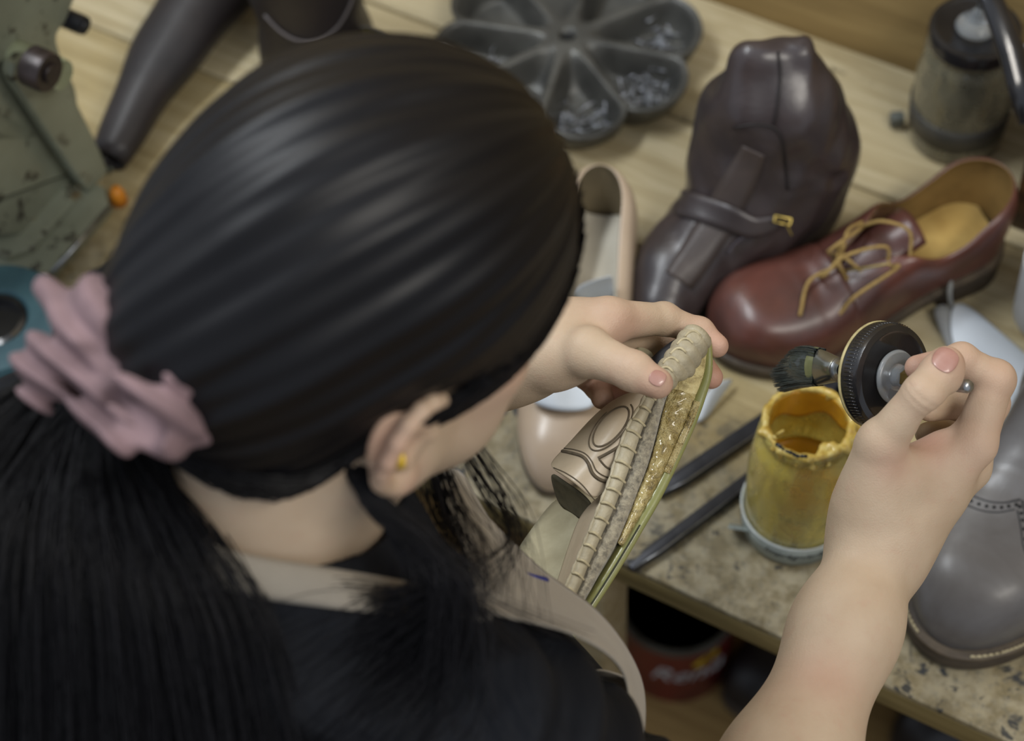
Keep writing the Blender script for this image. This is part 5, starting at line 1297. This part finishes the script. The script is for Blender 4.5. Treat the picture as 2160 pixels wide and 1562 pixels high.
M_VAMP = leather('beige_vamp', srgb(178, 162, 138), srgb(158, 142, 118), .45, .12, 16, .25)
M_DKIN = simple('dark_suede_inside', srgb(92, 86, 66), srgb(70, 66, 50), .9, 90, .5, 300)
M_SUEDE = simple('pale_suede', srgb(170, 162, 134), srgb(152, 144, 116), .9, 60, .4, 260)
# outsole: green edge facing us, sheet running away behind it
wv = []
for i in range(NR_):
    x, y, d = CVR[i]; wv.append((x, y, d))
deep = lambda cv, w, sh: [(x - sh, y - sh * .4, d + w) for x, y, d in cv]
strip('outsole', [deep(CVR, .058, 4), deep(CVR, .03, 0), mixc(CVR, CVG, 0), mixc(CVR, CVG, .15, -.0016), mixc(CVR, CVG, .85, -.0012), mixc(CVG, CVG, 0, .0), deep(CVG, .03, 30), deep(CVG, .058, 40)], M_OLV)['label'] = 'olive rubber sole edge'
# second layer gap at the lower end
k0 = int(NR_ * .66)
strip('sole_gap', [mixc(CVR, CVG, .42, -.0020)[k0:], mixc(CVR, CVG, .56, -.0022)[k0:]], simple('gap_dark', srgb(52, 54, 36), rough=.8), .0006)
kw0, kw1 = int(NR_ * .24), int(NR_ * .74); ng = random.Random(9)
def gf(u, v): return -.0030 * math.sin(PI * v) + .0005 * math.sin(u * 90) * math.sin(v * 7) + .0004 * math.sin(u * 260 + v * 9)
wid = lambda a, b, n, dd=0: [mixc(a, b, j / (n - 1), dd) for j in range(n)]
strip('dry_glue_layer', [c[:kw0 + 2] for c in wid(CVG, CVM, 9, .0006)], M_DRYG, .003, gf, sub=1)['label'] = 'dry cream glue on the welt'
strip('wet_glue_layer', [c[kw0:kw1] for c in wid(CVG, CVM, 9, .0006)], M_WET, .003, gf, sub=1)['label'] = 'wet shiny yellow glue on the welt'
strip('wet_edge', [c[kw0 + 3:int(NR_ * .5)] for c in wid(mixc(CVR, CVG, .35), CVG, 4, -.0018)], M_WET, .001, lambda u, v: .0006 * math.sin(u * 150) * math.sin(v * 5))
# peeled margin and the dark gap beside it
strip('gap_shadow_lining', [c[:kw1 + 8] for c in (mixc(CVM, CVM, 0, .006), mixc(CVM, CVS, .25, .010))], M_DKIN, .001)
strip('leather_margin', [c[int(NR_ * .2):] for c in [mixc(CVM, CVS, .1, .006)] + wid(mixc(CVM, CVS, .1), CVS, 9, .0)], M_FUZZ, .001, lambda u, v: -.0055 * math.sin(PI * min(1, v * 1.02)) ** .8 + .0006 * math.sin(u * 160 + v * 12), sub=1)
# stitched seam pads with cross stitches
nst = 23
def pads(u, v):
    w = abs(math.sin(u * nst * PI)); return -.0055 - .0035 * math.sin(PI * v) ** .7 * (.45 + .55 * w ** .35)
sm_o = strip('stitched_seam', wid(CVS, CVL, 9, .002), M_SEAM, .002, pads, sub=1)
mt = MB()
for k in range(nst):
    i = min(NR_ - 1, int(round((k + .0) / nst * (NR_ - 1)))); i = max(0, i)
    if k < 1: continue
    S_, L_ = CVS[i], CVL[i]; I2 = min(NR_ - 1, i + 2); pts = []
    for q in np.linspace(-.12, 1.06, 9):
        x = S_[0] + (L_[0] - S_[0]) * q; y = S_[1] + (L_[1] - S_[1]) * q - 4 * math.sin(PI * q); d = S_[2] + (L_[2] - S_[2]) * q - .0052 - .0034 * math.sin(PI * min(1, max(0, q))) ** .7
        pts.append(D(x, y, d) - HO)
    o = MB().tube(pts, .00085, 7).build('cross_stitch', M_THR if 'M_THR' in globals() else M_THREAD, held)
ed = [D(x - 2, y - 1, d - .0045) - HO for x, y, d in CVL]
MB().tube(ed, [.0011 + .0003 * math.sin(i * 1.3) for i in range(NR_)], 8).build('seam_cord', M_SEAM, held)
# upper woven knot at the toe end and the black toe lining
def knot(p):
    d = cone(p, D(1462, 716, 1.207), D(1400, 800, 1.196), .0095, .0085)
    d = smin(d, cone(p, D(1478, 722, 1.212), D(1445, 780, 1.205), .006, .006), .006)
    s_, L_ = axial(p, D(1462, 708, 1.207), D(1395, 805, 1.196)); return (d + .0016 * (1 - np.abs(np.sin(s_ * 420)) ** .5)) * .8
kc = D(1430, 755, 1.2); V, F = sdf_mesh([knot], [kc[i] - .035 for i in range(3)], [kc[i] + .035 for i in range(3)], .0008)
np_mesh('gathered_toe', V - A3(HO), F, M_SEAM, held)
for q in ((1466, 706), (1450, 722), (1436, 742), (1420, 762), (1408, 782)):
    a = march([q[0] - 22, q[0] - 12, q[0], q[0] + 12], [q[1] + 4, q[1] - 6, q[1] - 8, q[1] + 2], knot, 1.0, -.0001, 120)
    if max((w - kc).length for w in a) < .05: MB().tube([w - FW * .0003 - HO for w in spline(a, 9) if 0] or [Vector(w) - FW * .0004 - HO for w in spline(a, 9)], .0008, 6).build('cross_stitch', M_THREAD, held)
blk = sheet('black_toe_lining', [[D(1365, 765, 1.222) - HO, D(1395, 738, 1.214) - HO, D(1435, 708, 1.220) - HO], [D(1372, 785, 1.214) - HO, D(1408, 752, 1.207) - HO, D(1448, 722, 1.212) - HO], [D(1385, 815, 1.216) - HO, D(1420, 780, 1.212) - HO, D(1462, 740, 1.216) - HO]], simple('black_lining', srgb(30, 32, 38), srgb(24, 25, 30), .55), held, thick=.001)
sheet('toe_tab', [[D(1330, 742, 1.24) - HO, D(1352, 728, 1.238) - HO], [D(1362, 770, 1.232) - HO, D(1388, 748, 1.232) - HO]], M_SUEDE, held, thick=.0015)
# brogued vamp: a leather tube open toward the lower left
VR = [[(1290, 850, 1.232), (1325, 832, 1.212), (1362, 822, 1.208), (1400, 840, 1.212)],
      [(1250, 885, 1.232), (1295, 868, 1.205), (1335, 866, 1.202), (1372, 880, 1.208)],
      [(1215, 925, 1.230), (1262, 915, 1.200), (1308, 920, 1.197), (1345, 930, 1.204)],
      [(1180, 962, 1.228), (1228, 965, 1.196), (1275, 978, 1.193), (1312, 985, 1.199)],
      [(1158, 986, 1.228), (1188, 1002, 1.195), (1226, 1028, 1.190), (1256, 1066, 1.192)]]
vamp = sheet('vamp', [[D(*q) - HO for q in r_] for r_ in VR], M_VAMP, held, thick=.0016, sub=4)
def on_vamp(x, y):   # depth of the vamp at a photo position, from the control grid
    best = None; G = [[np.array(q) for q in r_] for r_ in VR]; ws = 0; dd = 0
    for r_ in G:
        for q in r_: w_ = 1 / ((q[0] - x) ** 2 + (q[1] - y) ** 2 + 60) ** 1.6; ws += w_; dd += w_ * q[2]
    return dd / ws
dgv = bpy.context.evaluated_depsgraph_get(); from mathutils.bvhtree import BVHTree
bvh = BVHTree.FromObject(vamp, dgv)
def vpt(x, y, lift=.0004):
    d = ray(x, y).normalized(); h = bvh.ray_cast(CAM - HO, d)
    return h[0] - d * lift if h[0] is not None else D(x, y, on_vamp(x, y) - .002) - HO
M_PUNCH = simple('punched_edge', srgb(92, 80, 62), srgb(74, 64, 48), .8, 200)
def deco(name, pts, r=.0006, n=40, bits=False):
    m_ = MB(); q = [vpt(x, y) for x, y in spline(pts, n)]; m_.tube(q, r, 6); return m_.build(name, M_PUNCH, held)
ov = [(1289 + 52 * math.cos(a) * .66 + 24 * math.sin(a) * .7, 899 - 52 * math.cos(a) * .75 + 24 * math.sin(a) * .66) for a in np.linspace(0, 2 * PI, 30)]
deco('oval_seam', ov, .0006, 60)
ov2 = [(1290 + (x - 1290) * 1.22, 897 + (y - 897) * 1.2) for x, y in ov[:24]]; deco('oval_edge', ov2, .0005, 50)
deco('strap_edge', [(1186, 951), (1205, 955), (1228, 962), (1240, 975), (1250, 998), (1268, 1012), (1296, 1018)], .0011)
deco('strap_stitching', [(1190, 945), (1212, 948), (1234, 956), (1248, 972), (1258, 992), (1276, 1004), (1298, 1008)], .0004)
deco('vamp_cut', [(1262, 966), (1285, 954), (1308, 940), (1322, 930)], .0011); deco('vamp_cut', [(1264, 968), (1280, 985), (1300, 992)], .0006)
deco('edge_stitching', [(1168, 986), (1195, 998), (1226, 1020), (1254, 1054)], .0004)
# dark inside of the tube, suede tongue and quarter
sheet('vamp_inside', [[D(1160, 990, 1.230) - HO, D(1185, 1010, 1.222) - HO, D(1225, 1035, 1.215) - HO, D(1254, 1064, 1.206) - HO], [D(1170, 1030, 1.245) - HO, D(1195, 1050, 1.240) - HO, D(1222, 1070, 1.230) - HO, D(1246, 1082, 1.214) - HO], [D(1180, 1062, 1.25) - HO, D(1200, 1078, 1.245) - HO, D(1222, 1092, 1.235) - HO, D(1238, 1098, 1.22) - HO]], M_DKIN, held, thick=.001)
sheet('suede_tongue', [[D(1180, 1040, 1.262) - HO, D(1215, 1070, 1.245) - HO, D(1255, 1090, 1.225) - HO], [D(1130, 1112, 1.250) - HO, D(1180, 1140, 1.232) - HO, D(1232, 1170, 1.215) - HO], [D(1060, 1200, 1.22) - HO, D(1130, 1245, 1.205) - HO, D(1195, 1275, 1.19) - HO]], M_SUEDE, held, thick=.002)
sheet('quarter', [[D(1256, 1058, 1.21) - HO, D(1280, 1040, 1.194) - HO, D(1300, 1020, 1.196) - HO], [D(1226, 1090, 1.215) - HO, D(1248, 1085, 1.193) - HO, D(1272, 1085, 1.192) - HO], [D(1208, 1140, 1.212) - HO, D(1225, 1140, 1.190) - HO, D(1248, 1140, 1.186) - HO], [D(1190, 1195, 1.205) - HO, D(1205, 1195, 1.184) - HO, D(1225, 1196, 1.179) - HO], [D(1160, 1290, 1.19) - HO, D(1178, 1290, 1.172) - HO, D(1200, 1270, 1.170) - HO]], M_VAMP, held, thick=.0016, sub=3)
# ------------------------------------------------------------------ brush with its jar lid
bA = D(1766, 779, 1.245); bB = D(2047, 815, 1.158); bd = (bB - bA).normalized()
brush = empty('glue_brush', 'flat glue brush with wet black bristles and a black jar lid on its steel shaft', 'brush', mw=frame(bA, bd, CU))
BI = frame(bA, bd, CU).inverted(); LB_ = (bB - bA).length
MB().tube([(-.004, 0, 0), (LB_ - .006, 0, 0), (LB_ - .002, 0, 0), (LB_, 0, 0)], [.0036, .0042, .0042, .003], 20).build('shaft', M_STEEL, brush)
RX = Matrix.Rotation(PI / 2, 4, 'Y')
sLid = BI @ D(1868, 790, 1.212); xl = sLid.x
MB().lathe(lid_profile(.0325, .013), 72, Matrix.Translation((xl - .006, 0, 0)) @ RX).build('lid', M_BLKP, brush, auto=40)
rb = MB()
for k in range(90):
    a = 2 * PI * k / 90; c_, s_ = math.cos(a), math.sin(a); rb.tube([(xl - .003, .0326 * c_, .0326 * s_), (xl + .004, .0324 * c_, .0324 * s_)], .0005, 5)
rb.build('lid_ribs', M_BLKP, brush)
crx = MB().lathe([(.0320, -.001), (.0332, -.0004), (.0330, .0012), (.0322, .0012)], 60, Matrix.Translation((xl - .007, 0, 0)) @ RX).build('glue_ring', simple('cream_ring', srgb(190, 178, 130), srgb(150, 138, 96), .6, 90), brush)
MB().lathe([(.004, 0), (.0160, 0), (.0168, .0018), (.0155, .004), (.0145, .0035), (.009, .003), (.0078, .004), (.007, .009), (.0045, .0095)], 48, Matrix.Translation((xl + .0075, 0, 0)) @ RX).build('lid_bushing', M_CLEAR, brush)
MB().lathe([(.0042, 0), (.0062, 0), (.0062, .009), (.0042, .009)], 6, Matrix.Translation((xl + .014, 0, 0)) @ RX).build('brass_nut', simple('old_brass', srgb(132, 110, 58), srgb(96, 78, 40), .4, 60, metal=.6), brush, auto=30)
# ferrule: round at the shaft, flattened toward the bristles
fr = []
for x_, a_, b_ in spline([(.004, .0045, .0045), (.001, .0075, .0072), (-.004, .0088, .0078), (-.012, .0108, .0065), (-.018, .0120, .0055)], 16): fr.append((Vector((x_, 0, 0)), Vector((0, b_, 0)), Vector((0, 0, a_))))
f_ = loft('ferrule', fr, simple('tin', srgb(176, 178, 172), srgb(150, 150, 140), .22, 60, metal=.9), brush, 28)
MB().lathe([(0, 0), (.0042, 0), (.0075, .0005), (.0078, .002), (0, .0045)], 24, Matrix.Translation((-.0, 0, 0)) @ RX).build('ferrule_cap', M_STEEL, brush)
bt_ = []
br_ = random.Random(2); bm_ = MB(); tipL = BI @ D(1660, 795, 1.268)
core = []
for x_, a_, b_ in spline([(-.017, .0118, .0052), (-.026, .0135, .0058), (-.036, .0130, .0050), (-.044, .0085, .003), (-.050, .003, .001)], 14): core.append((Vector((x_, 0, -.0028 * ((-x_ - .017) / .03) ** 1.5)), Vector((0, b_, 0)), Vector((0, 0, a_))))
t = NT('wet_bristles'); co = t.coord(); st = t.n.new('ShaderNodeVectorMath'); st.operation = 'MULTIPLY'; st.inputs[1].default_value = (60, 700, 700); t.l.new(co, st.inputs[0]); n1 = t.noise(st.outputs[0], 1, 3, .6)
t.set(col=t.mix(n1, srgb(32, 38, 38), srgb(72, 80, 76)), rough=.14, coat=1.0); t.bump(n1, .8, .002); M_BRI = t.m
loft('bristle_core', core, M_BRI, brush, 28)
for k in range(520):
    a = br_.uniform(-1, 1); b = br_.uniform(-1, 1); ln2 = .030 + .012 * (1 - abs(a + .25)) - .006 * max(0, a); wob = br_.uniform(-.0012, .0012)
    p_ = [Vector((-.016 - ln2 * q, b * (.0052 - .002 * q) + wob * q, a * (.0116 + .0035 * q) - .0042 * q ** 2)) for q in (0, .35, .7, 1)]
    bm_.tube(p_, [.0004, .0004, .00032, .00012], 4, cap=False)
bs_ = bm_.build('bristles', M_BRI, brush); bs_['kind'] = 'stuff'
cuff = []
for x_, a_, b_ in spline([(-.0165, .0123, .0058), (-.020, .0126, .0060), (-.0235, .0122, .0057)], 6): cuff.append((Vector((x_, 0, 0)), Vector((0, b_, 0)), Vector((0, 0, a_))))
loft('dried_glue_cuff', cuff, simple('olive_glue', srgb(120, 122, 84), srgb(92, 98, 70), .3, 60, coat=.5), brush, 28)
# ------------------------------------------------------------------ slouched brown boot behind the derby
M_BRN = leather('slouch_leather', srgb(66, 57, 57), srgb(46, 40, 42), .36, .3, 13, .9)
SB0 = P(1640, 440, 0); U = Z
def bp(px, py, z): return P(px, py, z)
bc = [bp(1395, 640, .034), bp(1450, 560, .040), bp(1520, 480, .052), bp(1600, 420, .075)]
def sdf_sb(p):
    d = chainc(p, [bp(1398, 645, .030), bp(1432, 570, .034), bp(1500, 490, .042)], [.027, .032, .034], .02)
    d = smin(d, chainc(p, [bp(1520, 500, .045), bp(1590, 430, .06), bp(1660, 430, .04)], [.036, .042, .036], .02), .03)
    d = smin(d, chainc(p, [bp(1680, 420, .035), bp(1672, 330, .10), bp(1650, 240, .15)], [.034, .044, .042], .02), .03)
    d = smin(d, cone(p, bp(1600, 420, .07), bp(1560, 270, .13), .036, .034), .03)
    d = smin(d, cone(p, bp(1500, 350, .09), bp(1540, 240, .13), .016, .020), .025)
    d = smin(d, cone(p, bp(1590, 210, .165), bp(1690, 215, .165), .026, .026), .03)
    d = smin(d, cone(p, bp(1580, 118, .208), bp(1688, 112, .208), .011, .010), .035)
    d = smin(d, cone(p, bp(1690, 108, .212), bp(1700, 90, .216), .006, .003), .012)
    d = smin(d, cone(p, bp(1735, 270, .13), bp(1742, 330, .09), .018, .018), .03)
    # folds
    for a, b, r_ in ((bp(1555, 320, .17), bp(1645, 350, .165), .006), (bp(1660, 345, .16), bp(1770, 385, .11), .005), (bp(1535, 400, .13), bp(1500, 520, .10), .005), (bp(1565, 215, .21), bp(1700, 235, .21), .006), (bp(1640, 370, .15), bp(1620, 470, .11), .005), (bp(1480, 420, .11), bp(1420, 540, .085), .004)):
        a = Vector(a) ; d = smax(d, -(cone(p, a, b, r_, r_)), .010)
    a = p - A3(SB0)
    return (d + .0014 * np.sin(a[:, 2] * 95 + a[:, 0] * 60) * np.sin(a[:, 0] * 70 - a[:, 1] * 40) + .0007 * np.sin(a @ V3(160, 120, -140))) * .8
lo3 = [min(q[i] for q in (bp(1400, 650, .03), bp(1740, 300, .1), bp(1650, 120, .2))) - .08 for i in range(3)]; hi3 = [max(q[i] for q in (bp(1400, 650, .03), bp(1740, 300, .1), bp(1650, 120, .2))) + .08 for i in range(3)]
slouch = empty('slouched_boot', 'soft dark brown leather boot with a pinched top and ankle strap, behind the derby shoe', 'boot', SB0)
V, F = sdf_mesh([sdf_sb], lo3, hi3, .002); V[:, 2] = np.maximum(V[:, 2], BZ + .004)
np_mesh('boot_leather', V - A3(SB0), F, M_BRN, slouch)
def on_sb(pts, n, off=.0012):
    q = spline(pts, n); return [w - SB0 for w in march([a[0] for a in q], [a[1] for a in q], sdf_sb, 1.2, off, 120)]
def sb_ribbon(name, pts, mat, thick=.0018, n=40, cols=5, off=.0009):
    sp_ = spline(pts, n); xs = []; ys = []
    for i, q in enumerate(sp_):
        t_ = np.array(sp_[min(i + 1, n - 1)][:2]) - np.array(sp_[max(i - 1, 0)][:2]); t_ = t_ / np.linalg.norm(t_)
        for j in range(cols): k = -1 + 2 * j / (cols - 1); xs.append(q[0] - t_[1] * q[2] * k); ys.append(q[1] + t_[0] * q[2] * k)
    W = march(xs, ys, sdf_sb, 1.2, off, 120); dep = np.array([(w - CAM).dot(FW) for w in W]).reshape(n, cols); dep = np.minimum(dep, np.median(dep) + .05)
    for _ in range(4): dep[1:-1] = (dep[:-2] + 2 * dep[1:-1] + dep[2:]) / 4
    V_ = [D(x, y, d) - SB0 for x, y, d in zip(xs, ys, dep.ravel())]; F_ = [(i * cols + j, i * cols + j + 1, (i + 1) * cols + j + 1, (i + 1) * cols + j) for i in range(n - 1) for j in range(cols - 1)]
    o = obj(name, V_, F_, mat, slouch); mod(o, 'SOLIDIFY', thickness=thick, offset=0); return o
sb_ribbon('ankle_strap', [(1432, 425, 27), (1480, 440, 27), (1540, 462, 26), (1590, 480, 22), (1640, 470, 14)], leather('strap_leather', srgb(64, 56, 56), srgb(50, 44, 45), .4, .2, 20, .2), off=.0022)
sb_ribbon('front_panel', [(1590, 318, 26), (1565, 370, 34), (1528, 440, 38), (1480, 520, 38), (1432, 592, 34)], leather('panel_leather', srgb(76, 66, 62), srgb(62, 54, 52), .5, .1, 20, .2), thick=.0008, off=.0004)
MB().tube(on_sb([(1545, 270), (1600, 262), (1640, 275), (1655, 320), (1662, 400)], 30), .0011, 6).build('shaft_seam', simple('dark_seam', srgb(34, 28, 28), rough=.6), slouch)
MB().tube(on_sb([(1642, 108), (1646, 160), (1640, 215), (1632, 262)], 24), .0009, 6).build('centre_seam', bpy.data.materials['dark_seam'], slouch)
bk_ = march(1652, 458, sdf_sb, 1.2, .004, 120)[0] - SB0
BM = frame(bk_, CR * .95 - CU * .2, CU) @ Matrix.Scale(.72, 4)
b_ = MB().box((0, 0, 0), (.019, .0022, .0022), bev=.0006).box((0, 0, -.007), (.019, .0022, .0022), bev=.0006).box((-.009, 0, -.0035), (.0022, .0022, .009), bev=.0006).box((.009, 0, -.0035), (.0022, .0022, .009), bev=.0006)
b_.tube([(-.006, -.001, -.003), (.004, -.003, -.006), (.013, -.003, -.018)], .0009, 6)
bo = b_.build('buckle', simple('brass_buckle', srgb(176, 156, 84), srgb(130, 112, 58), .3, 60, metal=.8), slouch, auto=30); bo.matrix_local = BM
MB().tube(on_sb([(1630, 478), (1590, 490), (1555, 510), (1535, 535)], 16, .002), .0012, 6).build('strap_end', simple('strap_edge', srgb(70, 64, 70), rough=.4), slouch)
# ------------------------------------------------------------------ under the bench
tinp = P(1424, 1375, -.72); tin = empty('paint_tin', 'dark red tin with white lettering on the floor below the bench edge', 'tin', (tinp.x, tinp.y, 0))
TR, TH = .063, .115
t = NT('red_tin'); co = t.coord(); t.set(col=t.mix(t.ramp(t.noise(co, 14, 4), [(.4, (0, 0, 0, 1)), (.7, (1, 1, 1, 1))]), srgb(98, 28, 26), srgb(62, 18, 18)), rough=.35, coat=.3)
MB().lathe([(0, 0), (TR, 0), (TR, TH), (0, TH)], 56).build('tin_body', t.m, tin, auto=40)
MB().lathe([(TR, TH - .004), (TR + .003, TH - .002), (TR + .003, TH + .004), (TR - .003, TH + .004), (TR - .004, TH), (0, TH)], 56).build('tin_lid', simple('grey_tin', srgb(110, 112, 108), srgb(70, 70, 66), .4, 30, metal=.4), tin, auto=40)
M_WHT = simple('white_paint', srgb(190, 194, 196), rough=.5); arc_text(tin, TR + .0006, .052, 'Renia', -1.45, .040, M_WHT, 'lettering')
ov = MB(); pv = [((TR + .0008) * math.cos(-1.15 + .26 * math.cos(a)), (TR + .0008) * math.sin(-1.15 + .26 * math.cos(a)), .090 + .008 * math.sin(a) + .006 * math.cos(a)) for a in np.linspace(0, 2 * PI, 25)[:-1]]
ov.add(pv, [tuple(range(24))]).build('yellow_oval', simple('yellow_paint', srgb(206, 176, 50), rough=.5), tin)
def dark_boot(hpx, tpx, lab):
    h_ = P(*hpx, -.72); t_ = P(*tpx, -.72); h_ = t_ + (h_ - t_).normalized() * .28
    r_ = empty('work_boot', lab, 'boot', mw=shoe_frame(h_, t_)); s_ = Shoe(.28, w=[(0, .034), (.3, .034), (.7, .05), (1, .045)], zb=[(0, .03), (.5, .02), (1, .018)], ridge=[(0, .1), (.4, .1), (.6, .065), (1, .045)], topline=[(0, .12), (.4, .12)], yopen=[(0, .03), (.38, .03)], s_open=.36, toe=.3)
    s_.upper([M_BLKL, M_BLKL], r_, n=40); s_.slab('sole', M_SOLE, r_, .005, 0, -.014, n=40); s_.slab('heel', M_SOLE, r_, .003, -.014, 0, umax=.26, flat=.0005, n=40)
dark_boot((1760, 1340), (1545, 1500), 'black work boot on the floor under the bench beside the red tin')
dark_boot((2080, 1480), (1900, 1600), 'added black boot darkening the shadowed floor below the bench, right of the forearm')  # boot added to darken the floor where it lies in shadow
bx = MB().box((0, 0, .07), (.16, .1, .14), bev=.002).build('cardboard_box', simple('brown_card', srgb(128, 88, 44), srgb(104, 70, 36), .8, 12), auto=30); bx.location = (*(P(1690, 1120, -.72)).xy, 0); bx.rotation_euler = (0, 0, BROT); tag(bx, 'brown cardboard box on the floor behind the red tin', 'box')
# ------------------------------------------------------------------ light: white ceiling fittings of a workshop
w = bpy.data.worlds.new('world'); SC.world = w; w.use_nodes = True
w.node_tree.nodes['Background'].inputs[0].default_value = (.55, .6, .68, 1)
w.node_tree.nodes['Background'].inputs[1].default_value = .55
def area(loc, tgt, size, sy, power, col=(1, .97, .92)):
    l = bpy.data.lights.new('ceiling_light', 'AREA'); l.shape = 'RECTANGLE'; l.size = size; l.size_y = sy
    l.energy = power; l.color = col; o = bpy.data.objects.new('ceiling_light', l); COL.objects.link(o)
    o.location = loc; o.rotation_euler = (Vector(tgt) - Vector(loc)).to_track_quat('-Z', 'Y').to_euler(); return o
area((.9, 1.9, 2.75), (.2, .95, .72), 1.2, .25, 26, (.93, .97, 1))
area((-.9, 1.3, 2.8), (0, .9, .8), 1.2, .25, 22, (.93, .97, 1))
area((.9, -.3, 2.85), (.1, .8, .8), 1.2, .3, 17, (1, .95, .86))
SC.view_settings.view_transform = 'Standard'; SC.view_settings.look = 'None'
SC.view_settings.gamma = 1; SC.view_settings.exposure = 0.455
SC.view_settings.use_curve_mapping = False
# ------------------------------------------------------------------ sub-parts hang under their part
def under(child, part):
    for o in list(bpy.data.objects):
        if o.name.split('.')[0] == child and o.parent is not None and o.parent.parent is None:
            for q in o.parent.children:
                if q.name.split('.')[0] == part:
                    M_ = q.matrix_basis.inverted(); o.parent = q; o.matrix_parent_inverse = M_; break
for c_, p_ in (('lace_tip', 'laces'), ('glue_ring', 'lid'), ('lid_ribs', 'lid'), ('lid_bushing', 'lid'), ('brass_nut', 'shaft'), ('band_script', 'paper_band'), ('band_rim', 'paper_band'), ('blue_stitch', 'apron_bib'),
               ('black_streak', 'glue_crust'), ('dried_drip', 'glue_crust'), ('rivet', 'plate'), ('lettering', 'tin_body'), ('yellow_oval', 'tin_body'), ('brogue_holes', 'upper'), ('wing_tip_seam', 'upper'), ('eyelet', 'quarter'),
               ('cross_stitch', 'stitched_seam'), ('oval_seam', 'vamp'), ('oval_edge', 'vamp'), ('strap_edge', 'vamp'), ('strap_stitching', 'vamp'), ('edge_stitching', 'vamp'), ('vamp_cut', 'vamp'), ('buckle', 'ankle_strap'), ('curved_seam', 'shaft'), ('ferrule_cap', 'ferrule'), ('worn_edge', 'foot')):
    under(c_, p_)
